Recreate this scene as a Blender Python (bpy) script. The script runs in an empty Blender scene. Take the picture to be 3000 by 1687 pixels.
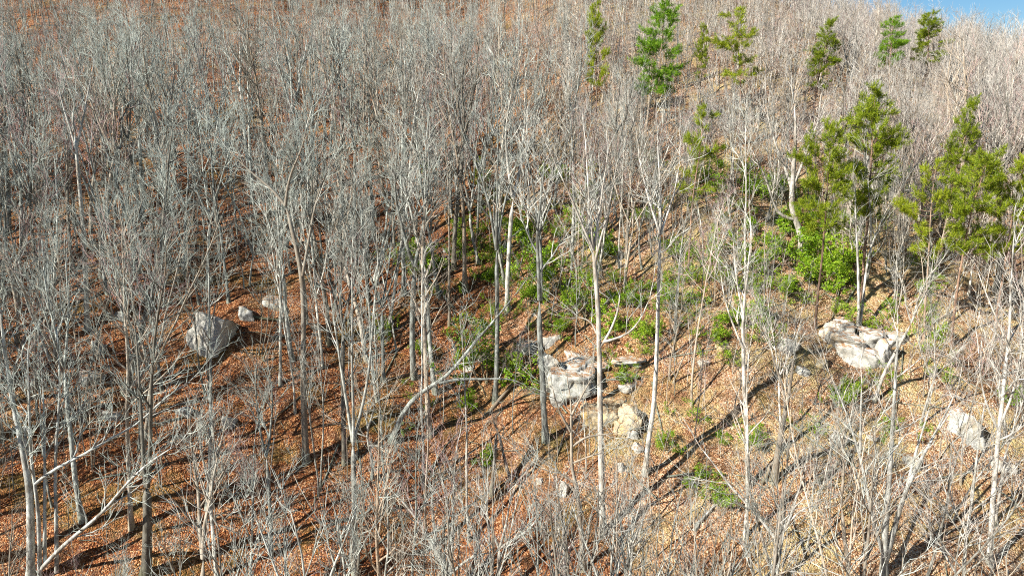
import bpy, math, random
import numpy as np
from mathutils import Vector, noise as mnoise

# ------------------------------------------------------------------ camera
SC = bpy.context.scene
COL = SC.collection
PW, PH, FPX = 3000.0, 1687.0, 2142.0          # photograph size and focal length in its pixels
PITCH = math.radians(-12.0)
cam_data = bpy.data.cameras.new('camera')
cam_data.sensor_width = 36.0
cam_data.lens = 36.0 * FPX / PW
cam_data.clip_start = 0.5
cam_data.clip_end = 4000
cam = bpy.data.objects.new('camera', cam_data)
cam.location = (0, 0, 0)
cam.rotation_euler = (math.radians(90) + PITCH, 0, 0)
COL.objects.link(cam)
SC.camera = cam

# ------------------------------------------------------------------ light
SUN_A, SUN_E = math.radians(60), math.radians(35)   # left of straight behind the camera, elevation
SUN_DIR = Vector((-math.sin(SUN_A) * math.cos(SUN_E), -math.cos(SUN_A) * math.cos(SUN_E), math.sin(SUN_E)))
world = bpy.data.worlds.new('World')
SC.world = world
world.use_nodes = True
wn = world.node_tree
wn.nodes.clear()
w_out = wn.nodes.new('ShaderNodeOutputWorld')
w_bg = wn.nodes.new('ShaderNodeBackground')
w_sky = wn.nodes.new('ShaderNodeTexSky')
w_sky.sky_type = 'NISHITA'
w_sky.sun_disc = False
w_sky.sun_elevation = SUN_E
w_sky.sun_rotation = math.atan2(SUN_DIR.x, SUN_DIR.y)
w_sky.altitude = 400
w_sky.air_density = 1.0
w_sky.dust_density = 0.3
w_sky.ozone_density = 2.0
w_bg.inputs['Strength'].default_value = 0.05
w_hs = wn.nodes.new('ShaderNodeHueSaturation')
w_hs.inputs['Saturation'].default_value = 1.35
wn.links.new(w_sky.outputs[0], w_hs.inputs['Color'])
wn.links.new(w_hs.outputs[0], w_bg.inputs['Color'])
wn.links.new(w_bg.outputs[0], w_out.inputs['Surface'])
sun_data = bpy.data.lights.new('sun', 'SUN')
sun_data.energy = 5.0
sun_data.angle = math.radians(0.5)
sun_data.color = (1.0, 0.95, 0.87)
sun = bpy.data.objects.new('sun', sun_data)
sun.rotation_euler = SUN_DIR.to_track_quat('Z', 'Y').to_euler()
sun.location = (-60, -60, 80)
COL.objects.link(sun)
SC.view_settings.view_transform = 'Standard'
SC.view_settings.look = 'None'
SC.view_settings.gamma = 1.0
SC.view_settings.use_curve_mapping = False
SC.view_settings.exposure = 1.15
SC.render.engine = 'CYCLES'
SC.cycles.max_bounces = 5
SC.cycles.diffuse_bounces = 3
SC.cycles.glossy_bounces = 1
SC.cycles.transmission_bounces = 2
SC.cycles.transparent_max_bounces = 4
SC.cycles.use_denoising = False
SC.cycles.use_adaptive_sampling = False
SC.cycles.filter_width = 1.1

# ------------------------------------------------------------------ terrain
def sstep(a, b, v):
    t = np.clip((v - a) / (b - a), 0, 1)
    return t * t * (3 - 2 * t)

YL = [-200, 0, 20, 45, 72, 90, 110, 130, 150, 180, 230, 280, 330, 420, 900]
ZL = [-70, -54, -43, -30, -15.5, -5, 6.5, 16.5, 24.5, 33, 44, 48, 46, 30, -20]
YR = [-200, 0, 20, 45, 72, 90, 110, 130, 145, 160, 200, 260, 400, 900]
ZR = [-70, -54, -43, -30, -15.5, -7.5, -1.5, 3, 4.5, 3, -6, -18, -35, -60]

def ground(x, y):
    x = np.asarray(x, float); y = np.asarray(y, float)
    def prof(Y, Z):
        # smoothed piecewise profile
        return (np.interp(y - 6, Y, Z) + 2 * np.interp(y, Y, Z) + np.interp(y + 6, Y, Z)) / 4
    t = sstep(35, 95, x)
    z = prof(YL, ZL) * (1 - t) + prof(YR, ZR) * t
    dx = x - (-3 - 0.07 * y)
    fade = sstep(10, 40, y) * (1 - sstep(120, 220, y))
    left = 6.5 * (1 - np.exp(np.minimum(dx, 0) / 50.0))
    r = np.maximum(dx, 0)
    right = 7.0 * sstep(-4, 30, r) - 7.0 * sstep(-4, 30, 0 * r) - 6.0 * sstep(38, 95, r)
    z = z + fade * (left + right)
    z = z + 0.55 * np.sin(0.31 * x + 0.17 * y + 1.3) * np.sin(0.23 * y - 0.11 * x) \
          + 0.28 * np.sin(0.83 * x - 0.37 * y + 0.4) * np.sin(0.71 * y + 0.29 * x + 2.0) \
          + 0.10 * np.sin(2.1 * x + 0.9 * y) * np.sin(1.9 * y - 1.1 * x + 1.0)
    return z

def gz(x, y):
    return float(ground(x, y))

CP, SP = math.cos(PITCH), math.sin(PITCH)
def ray(px, py):
    a, b = (px - PW / 2) / FPX, (PH / 2 - py) / FPX
    return np.array((a, CP - b * SP, SP + b * CP))      # per unit camera depth
T_MARCH = np.arange(22, 420, 0.2)
def hit(px, py):
    """The point of the hillside seen at a pixel of the photograph."""
    d = ray(px, py)
    P = T_MARCH[:, None] * d[None]
    below = P[:, 2] < ground(P[:, 0], P[:, 1])
    i = int(np.argmax(below)) if below.any() else len(T_MARCH) - 1
    p = P[i]
    return float(p[0]), float(p[1]), gz(p[0], p[1])
def proj(x, y, z):
    d = y * CP + z * SP
    u = -y * SP + z * CP
    return PW / 2 + FPX * x / d, PH / 2 - FPX * u / d, d
def at_y(px, py, Y):
    """The point at distance Y along the ray through a pixel."""
    d = ray(px, py)
    return d * (Y / d[1])

# ------------------------------------------------------------------ materials
MATS = {}
def new_mat(name):
    m = bpy.data.materials.new(name)
    m.use_nodes = True
    MATS[name] = m
    nt = m.node_tree
    b = nt.nodes['Principled BSDF']
    b.inputs['Roughness'].default_value = 0.85
    b.inputs['Specular IOR Level'].default_value = 0.2
    return m, nt, b
def nd(nt, t, **kw):
    n = nt.nodes.new(t)
    for k, v in kw.items():
        if hasattr(n, k) and not k.startswith('i_'):
            setattr(n, k, v)
        else:
            n.inputs[k[2:] if k.startswith('i_') else k].default_value = v
    return n
def ramp(nt, fac, stops, interp='LINEAR'):
    r = nt.nodes.new('ShaderNodeValToRGB')
    cr = r.color_ramp
    cr.interpolation = interp
    while len(cr.elements) < len(stops):
        cr.elements.new(0.5)
    for e, (p, c) in zip(cr.elements, stops):
        e.position = p
        e.color = (*c, 1) if len(c) == 3 else c
    nt.links.new(fac, r.inputs[0])
    return r.outputs[0]
def mix(nt, fac, a, b, mode='MIX'):
    m = nt.nodes.new('ShaderNodeMix')
    m.data_type = 'RGBA'; m.blend_type = mode
    if isinstance(fac, (int, float)):
        m.inputs[0].default_value = fac
    else:
        nt.links.new(fac, m.inputs[0])
    for s, v in ((m.inputs[6], a), (m.inputs[7], b)):
        if isinstance(v, tuple):
            s.default_value = (*v, 1)
        else:
            nt.links.new(v, s)
    return m.outputs[2]
def math_n(nt, op, a, b=None, c=None, clamp=False):
    m = nt.nodes.new('ShaderNodeMath')
    m.operation = op; m.use_clamp = clamp
    for i, v in enumerate((a, b, c)):
        if v is None: continue
        if isinstance(v, (int, float)):
            m.inputs[i].default_value = v
        else:
            nt.links.new(v, m.inputs[i])
    return m.outputs[0]
def tex_noise(nt, vec, scale, detail=3, rough=0.55):
    n = nt.nodes.new('ShaderNodeTexNoise')
    n.inputs['Scale'].default_value = scale
    n.inputs['Detail'].default_value = detail
    n.inputs['Roughness'].default_value = rough
    nt.links.new(vec, n.inputs['Vector'])
    return n.outputs[0]
def bump(nt, h, bsdf, strength, dist):
    b = nt.nodes.new('ShaderNodeBump')
    b.inputs['Strength'].default_value = strength
    b.inputs['Distance'].default_value = dist
    nt.links.new(h, b.inputs['Height'])
    nt.links.new(b.outputs[0], bsdf.inputs['Normal'])

def make_bark(name, west, east, dark, moss=0.0, spread=0.75):
    """Bark: cool grey-green on the draw side, paler and warmer on the spur, a light cast painted in; patches of dark bark."""
    m, nt, b = new_mat(name)
    tc = nt.nodes.new('ShaderNodeTexCoord'); oi = nt.nodes.new('ShaderNodeObjectInfo')
    sx = nt.nodes.new('ShaderNodeSeparateXYZ'); nt.links.new(oi.outputs['Location'], sx.inputs[0])
    f = math_n(nt, 'MULTIPLY_ADD', sx.outputs[0], 0.016, 0.33)
    rnd = math_n(nt, 'MULTIPLY_ADD', oi.outputs['Random'], 0.7, -0.3)
    f = math_n(nt, 'ADD', f, rnd, clamp=True)
    c = mix(nt, f, west, east)  # cool, dim cast on the left and warm on the right, painted into the bark
    mp = nt.nodes.new('ShaderNodeMapping'); mp.inputs['Scale'].default_value = (1, 1, 0.35)
    nt.links.new(tc.outputs['Object'], mp.inputs[0])
    n1 = tex_noise(nt, mp.outputs[0], 3.2, 4, 0.65)
    k = ramp(nt, n1, [(0.40, (1, 1, 1)), (0.60, (0, 0, 0))])
    km = math_n(nt, 'MULTIPLY', k, 0.85)
    c = mix(nt, km, c, dark)
    br_ = math_n(nt, 'MULTIPLY', math_n(nt, 'GREATER_THAN', math_n(nt, 'FRACT', math_n(nt, 'MULTIPLY', oi.outputs['Random'], 13.7)), 0.68), spread * 0.8)
    c = mix(nt, br_, c, (0.34, 0.26, 0.18))
    v = math_n(nt, 'MULTIPLY_ADD', oi.outputs['Random'], spread, 1.0 - spread * 0.6)
    hsv = nt.nodes.new('ShaderNodeHueSaturation')
    nt.links.new(c, hsv.inputs['Color']); nt.links.new(v, hsv.inputs['Value'])
    c = hsv.outputs[0]
    if moss:
        sz = nt.nodes.new('ShaderNodeSeparateXYZ'); nt.links.new(tc.outputs['Object'], sz.inputs[0])
        ms = math_n(nt, 'MULTIPLY', ramp(nt, sz.outputs[2], [(0.0, (1, 1, 1)), (1.0, (0, 0, 0))]), moss)
        c = mix(nt, ms, c, (0.12, 0.14, 0.03))
    nt.links.new(c, b.inputs['Base Color'])
    n2 = tex_noise(nt, mp.outputs[0], 14, 3, 0.6)
    bump(nt, n2, b, 0.6, 0.03)
    return m
make_bark('bark', (0.47, 0.51, 0.46), (0.60, 0.55, 0.47), (0.11, 0.10, 0.08), 0.25)
make_bark('bark_white', (0.52, 0.55, 0.51), (0.68, 0.64, 0.57), (0.17, 0.15, 0.12), 0.15, 0.3)
make_bark('bark_dark', (0.20, 0.19, 0.155), (0.27, 0.235, 0.19), (0.07, 0.06, 0.045), 0.3)
make_bark('bark_pine', (0.24, 0.16, 0.11), (0.33, 0.21, 0.14), (0.09, 0.06, 0.045))
def make_twig(name, west, east):
    m, nt, b = new_mat(name)
    oi = nt.nodes.new('ShaderNodeObjectInfo')
    sx = nt.nodes.new('ShaderNodeSeparateXYZ'); nt.links.new(oi.outputs['Location'], sx.inputs[0])
    f = math_n(nt, 'MULTIPLY_ADD', sx.outputs[0], 0.016, 0.33)
    rnd = math_n(nt, 'MULTIPLY_ADD', oi.outputs['Random'], 0.9, -0.45)
    f = math_n(nt, 'ADD', f, rnd, clamp=True)
    c = mix(nt, f, west, east)  # left-to-right light cast, cool to warm, put into the twig colour
    ge = nt.nodes.new('ShaderNodeNewGeometry')
    v = math_n(nt, 'MULTIPLY_ADD', ge.outputs['Random Per Island'], 0.8, 0.55)
    v = math_n(nt, 'MULTIPLY', v, math_n(nt, 'MULTIPLY_ADD', math_n(nt, 'FRACT', math_n(nt, 'MULTIPLY', oi.outputs['Random'], 7.31)), 0.7, 0.55))
    hsv = nt.nodes.new('ShaderNodeHueSaturation')
    nt.links.new(c, hsv.inputs['Color']); nt.links.new(v, hsv.inputs['Value'])
    nt.links.new(hsv.outputs[0], b.inputs['Base Color'])
    return m
make_twig('twig', (0.38, 0.42, 0.37), (0.49, 0.46, 0.41))
make_twig('twig_red', (0.38, 0.26, 0.24), (0.46, 0.33, 0.30))
make_twig('twig_brown', (0.30, 0.27, 0.21), (0.42, 0.34, 0.26))

def make_leafy(name, stops, trans=0.35, rough=0.55):
    m, nt, b = new_mat(name)
    ge = nt.nodes.new('ShaderNodeNewGeometry'); oi = nt.nodes.new('ShaderNodeObjectInfo')
    f = math_n(nt, 'MULTIPLY_ADD', oi.outputs['Random'], 0.35, -0.17)
    f = math_n(nt, 'ADD', ge.outputs['Random Per Island'], f, clamp=True)
    c = ramp(nt, f, stops)
    nt.links.new(c, b.inputs['Base Color'])
    b.inputs['Roughness'].default_value = rough
    b.inputs['Specular IOR Level'].default_value = 0.35
    if trans:
        tr = nt.nodes.new('ShaderNodeBsdfTranslucent'); nt.links.new(c, tr.inputs[0])
        ms = nt.nodes.new('ShaderNodeMixShader'); ms.inputs[0].default_value = trans
        out = nt.nodes['Material Output']
        nt.links.new(b.outputs[0], ms.inputs[1]); nt.links.new(tr.outputs[0], ms.inputs[2])
        nt.links.new(ms.outputs[0], out.inputs['Surface'])
    return m
make_leafy('pine_needles', [(0.0, (0.09, 0.15, 0.008)), (0.45, (0.25, 0.33, 0.012)), (1.0, (0.44, 0.48, 0.03))], 0.4)
make_leafy('pine_needles_bright', [(0.0, (0.09, 0.20, 0.008)), (0.5, (0.18, 0.36, 0.012)), (1.0, (0.32, 0.48, 0.02))], 0.4)
make_leafy('laurel_leaves', [(0.0, (0.09, 0.20, 0.010)), (0.5, (0.24, 0.42, 0.015)), (1.0, (0.46, 0.58, 0.05))], 0.4, 0.5)
make_leafy('dead_leaves', [(0.0, (0.06, 0.02, 0.010)), (0.4, (0.20, 0.065, 0.022)), (0.7, (0.36, 0.15, 0.055)), (1.0, (0.62, 0.44, 0.30))], 0.15, 0.6)
make_leafy('hanging_leaves', [(0.0, (0.28, 0.13, 0.05)), (1.0, (0.55, 0.36, 0.20))], 0.3, 0.6)

def make_ground():
    m, nt, b = new_mat('leaf_litter_ground')
    ge = nt.nodes.new('ShaderNodeNewGeometry'); P = ge.outputs['Position']
    vor = nt.nodes.new('ShaderNodeTexVoronoi'); vor.inputs['Scale'].default_value = 10.0
    nt.links.new(P, vor.inputs['Vector'])
    bw = nt.nodes.new('ShaderNodeSeparateColor'); nt.links.new(vor.outputs['Color'], bw.inputs[0])
    big = tex_noise(nt, P, 0.16, 4, 0.6)
    f = math_n(nt, 'ADD', bw.outputs[0], math_n(nt, 'MULTIPLY_ADD', big, 1.0, -0.5), clamp=True)
    rust = ramp(nt, f, [(0.0, (0.045, 0.013, 0.006)), (0.4, (0.20, 0.058, 0.017)), (0.72, (0.38, 0.14, 0.040)), (1.0, (0.60, 0.36, 0.19))])
    tan = ramp(nt, f, [(0.0, (0.10, 0.045, 0.02)), (0.35, (0.33, 0.165, 0.075)), (0.68, (0.52, 0.32, 0.17)), (1.0, (0.70, 0.56, 0.40))])
    sx = nt.nodes.new('ShaderNodeSeparateXYZ'); nt.links.new(P, sx.inputs[0])
    k = math_n(nt, 'ADD', math_n(nt, 'MULTIPLY_ADD', sx.outputs[0], 0.034, 0.20),
               math_n(nt, 'MULTIPLY_ADD', tex_noise(nt, P, 0.09, 3, 0.6), 1.6, -0.8), clamp=True)
    c = mix(nt, k, rust, tan)
    soil = tex_noise(nt, P, 0.45, 5, 0.7)
    c = mix(nt, ramp(nt, soil, [(0.52, (0, 0, 0)), (0.68, (0.8, 0.8, 0.8))]), c, (0.085, 0.045, 0.025))
    mat_ = tex_noise(nt, P, 1.1, 5, 0.7)
    c = mix(nt, ramp(nt, mat_, [(0.50, (0, 0, 0)), (0.64, (0.6, 0.6, 0.6))]), c, (0.15, 0.075, 0.04))
    moss = tex_noise(nt, P, 0.22, 4, 0.65)
    c = mix(nt, ramp(nt, moss, [(0.52, (0, 0, 0)), (0.70, (0.55, 0.55, 0.55))]), c, (0.17, 0.165, 0.04))
    straw = math_n(nt, 'MULTIPLY', ramp(nt, tex_noise(nt, P, 0.30, 4, 0.7), [(0.48, (0, 0, 0)), (0.62, (0.75, 0.75, 0.75))]), k)
    c = mix(nt, straw, c, (0.50, 0.40, 0.17))
    nt.links.new(c, b.inputs['Base Color'])
    h = math_n(nt, 'ADD', bw.outputs[1], math_n(nt, 'MULTIPLY', vor.outputs['Distance'], -2.0))
    h = math_n(nt, 'ADD', h, math_n(nt, 'MULTIPLY', tex_noise(nt, P, 2.2, 4, 0.6), 2.5))
    bump(nt, h, b, 0.9, 0.07)
    return m
make_ground()

def make_rock(name, pale, grey, tan, lichen):
    m, nt, b = new_mat(name)
    tc = nt.nodes.new('ShaderNodeTexCoord'); oi = nt.nodes.new('ShaderNodeObjectInfo')
    va = nt.nodes.new('ShaderNodeVectorMath'); va.operation = 'ADD'
    nt.links.new(tc.outputs['Object'], va.inputs[0]); nt.links.new(oi.outputs['Location'], va.inputs[1])
    V = va.outputs[0]
    n1 = tex_noise(nt, V, 0.9, 5, 0.62)
    c = mix(nt, ramp(nt, n1, [(0.40, (0, 0, 0)), (0.60, (1, 1, 1))]), grey, pale)
    mp = nt.nodes.new('ShaderNodeMapping'); mp.inputs['Scale'].default_value = (1, 1, 0.4); nt.links.new(V, mp.inputs[0])
    n2 = tex_noise(nt, mp.outputs[0], 1.3, 4, 0.6)
    c = mix(nt, ramp(nt, n2, [(0.54, (0, 0, 0)), (0.68, (0.8, 0.8, 0.8))]), c, tan)
    n3 = tex_noise(nt, V, 4.5, 5, 0.7)
    c = mix(nt, ramp(nt, n3, [(0.55, (0, 0, 0)), (0.66, (0.85, 0.85, 0.85))]), c, lichen)
    n4 = tex_noise(nt, V, 9.0, 3, 0.7)
    c = mix(nt, ramp(nt, n4, [(0.30, (0.7, 0.7, 0.7)), (0.42, (0, 0, 0))]), c, (0.09, 0.085, 0.07))
    # leaves and moss lying on faces that look up
    ge = nt.nodes.new('ShaderNodeNewGeometry')
    sz = nt.nodes.new('ShaderNodeSeparateXYZ'); nt.links.new(ge.outputs['True Normal'], sz.inputs[0])
    up = math_n(nt, 'ADD', sz.outputs[2], math_n(nt, 'MULTIPLY_ADD', n3, 0.9, -0.45))
    c = mix(nt, ramp(nt, up, [(0.86, (0, 0, 0)), (0.97, (0.9, 0.9, 0.9))]), c, (0.30, 0.15, 0.06))
    nt.links.new(c, b.inputs['Base Color'])
    bump(nt, math_n(nt, 'ADD', n1, math_n(nt, 'MULTIPLY', n3, 0.6)), b, 0.8, 0.12)
    return m
make_rock('rock_pale', (0.54, 0.525, 0.47), (0.36, 0.35, 0.31), (0.52, 0.42, 0.28), (0.24, 0.24, 0.19))
make_rock('rock_grey', (0.50, 0.50, 0.46), (0.30, 0.30, 0.27), (0.36, 0.29, 0.17), (0.15, 0.16, 0.11))
make_rock('rock_tan', (0.60, 0.51, 0.33), (0.42, 0.34, 0.22), (0.62, 0.44, 0.16), (0.26, 0.24, 0.18))

# ------------------------------------------------------------------ mesh helpers
def mesh_from(name, V, F, mat, smooth=False):
    """V (n,3) array; F list of (m,k) index arrays."""
    me = bpy.data.meshes.new(name)
    V = np.asarray(V, np.float32)
    me.vertices.add(len(V)); me.vertices.foreach_set('co', V.ravel())
    loops = np.concatenate([f.ravel() for f in F]).astype(np.int32)
    tot = np.concatenate([np.full(len(f), f.shape[1], np.int32) for f in F])
    start = np.concatenate(([0], np.cumsum(tot)[:-1])).astype(np.int32)
    me.loops.add(len(loops)); me.loops.foreach_set('vertex_index', loops)
    me.polygons.add(len(tot)); me.polygons.foreach_set('loop_start', start)
    me.polygons.foreach_set('loop_total', tot)
    if smooth:
        me.polygons.foreach_set('use_smooth', np.ones(len(tot), bool))
    me.materials.append(MATS[mat])
    me.update(calc_edges=True)
    return me

def tubes(branches, sides, tip=True):
    """Tapered tubes for polylines that all have the same number of points."""
    P = np.array([b[0] for b in branches], float); R = np.array([b[1] for b in branches], float)
    B, N, _ = P.shape
    T = np.empty_like(P)
    T[:, 1:-1] = P[:, 2:] - P[:, :-2] if N > 2 else 0
    T[:, 0] = P[:, 1] - P[:, 0]; T[:, -1] = P[:, -1] - P[:, -2]
    T /= np.linalg.norm(T, axis=2, keepdims=True) + 1e-9
    ref = np.where(np.abs(T[:, :1, 2:3]) > 0.92, np.array([1.0, 0.15, 0]), np.array([0, 0, 1.0]))
    U = np.cross(T, np.broadcast_to(ref, T.shape)); U /= np.linalg.norm(U, axis=2, keepdims=True) + 1e-9
    W = np.cross(T, U)
    nr = N - 1 if tip else N
    ang = np.arange(sides) * 2 * math.pi / sides
    ring = U[:, :nr, None] * np.cos(ang)[None, None, :, None] + W[:, :nr, None] * np.sin(ang)[None, None, :, None]
    V = P[:, :nr, None] + ring * R[:, :nr, None, None]
    V = V.reshape(B, nr * sides, 3)
    per = nr * sides
    if tip:
        V = np.concatenate((V, P[:, -1:]), axis=1); per += 1
    off = (np.arange(B) * per)[:, None, None, None]
    s = np.arange(sides); s2 = (s + 1) % sides
    F = []
    if nr > 1:
        i = np.arange(nr - 1)[:, None] * sides
        q = np.stack((i + s, i + s2, i + sides + s2, i + sides + s), axis=-1)[None]
        F.append((q + off).reshape(-1, 4))
    if tip:
        k = (nr - 1) * sides
        t = np.stack((k + s, k + s2, np.full(sides, nr * sides)), axis=-1)[None]
        F.append((t + off[:, :, 0]).reshape(-1, 3))
    else:
        k = (nr - 1) * sides
        F.append(((k + s)[None] + (np.arange(B) * per)[:, None]).reshape(-1, sides))
    return V.reshape(-1, 3), F

def tube_mesh(name, groups, mat, smooth=True):
    """groups: list of (branches, sides, tip)."""
    VV, FF, o = [], [], 0
    for br, sides, tip in groups:
        by = {}
        for b in br:
            by.setdefault(len(b[0]), []).append(b)
        for lst in by.values():
            V, F = tubes(lst, sides, tip)
            VV.append(V); FF += [f + o for f in F]; o += len(V)
    return mesh_from(name, np.concatenate(VV), FF, mat, smooth)

def add(name, data, parent=None, loc=None, rot=None, scale=None):
    o = bpy.data.objects.new(name, data)
    COL.objects.link(o)
    if parent is not None: o.parent = parent
    if loc is not None: o.location = loc
    if rot is not None: o.rotation_euler = rot
    if scale is not None: o.scale = scale if hasattr(scale, '__len__') else (scale,) * 3
    return o
def tag(o, label=None, cat=None, group=None, kind=None):
    if label: o['label'] = label
    if cat: o['category'] = cat
    if group: o['group'] = group
    if kind: o['kind'] = kind
    return o

# ------------------------------------------------------------------ the hillside
def axis(pts):
    out = []
    for a, b, s in pts:
        out += list(np.arange(a, b, s))
    return np.array(out + [pts[-1][1]])
gx = axis([(-700, -160, 20), (-160, -70, 2.5), (-70, 70, 0.6), (70, 160, 2.5), (160, 700, 20)])
gy = axis([(-200, 10, 10), (10, 30, 2), (30, 105, 0.6), (105, 200, 2), (200, 300, 5), (300, 900, 25)])
GX, GY = np.meshgrid(gx, gy)
GV = np.stack((GX, GY, ground(GX, GY)), axis=-1).reshape(-1, 3)
nx, ny = len(gx), len(gy)
ii = (np.arange(ny - 1)[:, None] * nx + np.arange(nx - 1)[None]).ravel()
gm = mesh_from('hillside', GV, [np.stack((ii, ii + 1, ii + nx + 1, ii + nx), axis=-1)], 'leaf_litter_ground', True)
tag(add('hillside_ground', gm), 'steep hillside ground covered in rust brown fallen leaves', None, None, 'structure')

# ------------------------------------------------------------------ bare trees
def nrm(v):
    l = math.sqrt(v[0] * v[0] + v[1] * v[1] + v[2] * v[2]) + 1e-9
    return (v[0] / l, v[1] / l, v[2] / l)

def perp(t, rng):
    a = rng.uniform(0, 6.2832)
    if abs(t[2]) < 0.95:
        u = nrm((t[1], -t[0], 0.0))
    else:
        u = (1.0, 0.0, 0.0)
    w = (t[1] * u[2] - t[2] * u[1], t[2] * u[0] - t[0] * u[2], t[0] * u[1] - t[1] * u[0])
    ca, sa = math.cos(a), math.sin(a)
    return (u[0] * ca + w[0] * sa, u[1] * ca + w[1] * sa, u[2] * ca + w[2] * sa)

def walk(p, d, length, segs, r0, r1, rng, up, jit):
    pts, rad = [p], [r0]
    st = length / segs
    for i in range(segs):
        d = nrm((d[0] + rng.gauss(0, jit), d[1] + rng.gauss(0, jit), d[2] + rng.gauss(0, jit) + up))
        p = (p[0] + d[0] * st, p[1] + d[1] * st, p[2] + d[2] * st)
        pts.append(p)
        f = (i + 1) / segs
        rad.append(r0 + (r1 - r0) * f)
    return pts, rad

def plen(pts):
    return sum(math.dist(a, b) for a, b in zip(pts, pts[1:]))

def point_on(pts, rad, t):
    k = t * (len(pts) - 1)
    i = min(int(k), len(pts) - 2); f = k - i
    a, b = pts[i], pts[i + 1]
    p = tuple(a[j] + (b[j] - a[j]) * f for j in range(3))
    return p, nrm((b[0] - a[0], b[1] - a[1], b[2] - a[2])), rad[i] + (rad[i + 1] - rad[i]) * f

def fine(L, limb, rng, dens=1.0):
    """Branches, twigs and twiglets along a limb (level 1 polyline): long, thin and ascending."""
    pts, rad = limb
    ln = plen(pts)
    n2 = max(3, int(ln * 1.15 * dens + 1.5))
    for i in range(n2):
        t = 0.15 + 0.83 * (i + rng.random()) / n2
        p, T, r = point_on(pts, rad, t)
        a = math.radians(rng.uniform(20, 46))
        q = perp(T, rng)
        d = tuple(T[j] * math.cos(a) + q[j] * math.sin(a) for j in range(3))
        l2 = (1.1 + ln * rng.uniform(0.18, 0.36)) * (1.15 - 0.5 * t)
        b2 = walk(p, d, l2, 4, min(r * 0.7, 0.014 + l2 * 0.009), 0.010, rng, 0.09, 0.11)
        L[2].append(b2)
        n3 = max(2, int(l2 * 1.7 * dens + 1))
        for k in range(n3):
            t3 = 0.15 + 0.83 * (k + rng.random()) / n3
            p3, T3, r3 = point_on(b2[0], b2[1], t3)
            a = math.radians(rng.uniform(18, 46)); q = perp(T3, rng)
            d3 = tuple(T3[j] * math.cos(a) + q[j] * math.sin(a) for j in range(3))
            l3 = rng.uniform(0.7, 1.6)
            b3 = walk(p3, d3, l3, 2, min(r3 * 0.85, 0.0145), 0.006, rng, 0.10, 0.14)
            L[3].append(b3)
            for m in range(rng.choice((0, 1, 2))):
                t4 = 0.2 + 0.7 * rng.random()
                p4, T4, r4 = point_on(b3[0], b3[1], t4)
                a = math.radians(rng.uniform(20, 50)); q = perp(T4, rng)
                d4 = tuple(T4[j] * math.cos(a) + q[j] * math.sin(a) for j in range(3))
                L[4].append(walk(p4, d4, rng.uniform(0.45, 1.0), 1, 0.009, 0.003, rng, 0.1, 0.1))

def limbs_on(L, stem, rng, n, t0, H, ang=(26, 48), lf=0.26, up=0.11, dens=1.0, jit=0.09):
    pts, rad = stem
    for i in range(n):
        t = t0 + (0.98 - t0) * (i + rng.random()) / n
        p, T, r = point_on(pts, rad, t)
        a = math.radians(rng.uniform(*ang)); q = perp(T, rng)
        d = tuple(T[j] * math.cos(a) + q[j] * math.sin(a) for j in range(3))
        u = (t - t0) / (1 - t0)
        l1 = H * lf * rng.uniform(0.65, 1.15) * (1.1 - 0.75 * u)
        b = walk(p, d, l1, 6, min(r * 0.68, 0.02 + l1 * 0.0135), 0.014, rng, up, jit)
        L[1].append(b)
        fine(L, b, rng, dens)

def stubs(L, stem, rng, n, t0, t1):
    """Short dead side branches low on the bole."""
    for i in range(n):
        p, T, r = point_on(*stem, rng.uniform(t0, t1))
        a = math.radians(rng.uniform(50, 90)); q = perp(T, rng)
        d = tuple(T[j] * math.cos(a) + q[j] * math.sin(a) for j in range(3))
        b2 = walk(p, d, rng.uniform(0.8, 2.6), 4, min(0.028, r * 0.4), 0.006, rng, 0.05, 0.16)
        L[2].append(b2)
        for k in range(rng.randint(2, 5)):
            p3, T3, r3 = point_on(*b2, rng.uniform(0.3, 0.95))
            a = math.radians(rng.uniform(30, 60)); q = perp(T3, rng)
            d3 = tuple(T3[j] * math.cos(a) + q[j] * math.sin(a) for j in range(3))
            L[3].append(walk(p3, d3, rng.uniform(0.3, 0.9), 2, 0.010, 0.004, rng, 0.08, 0.15))

def flare(stem):
    pts, rad = stem
    rad[0] *= 1.45
    # buried foot
    p0 = pts[0]
    pts.insert(0, (p0[0], p0[1], p0[2] - 1.2)); rad.insert(0, rad[0] * 1.2)

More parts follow.
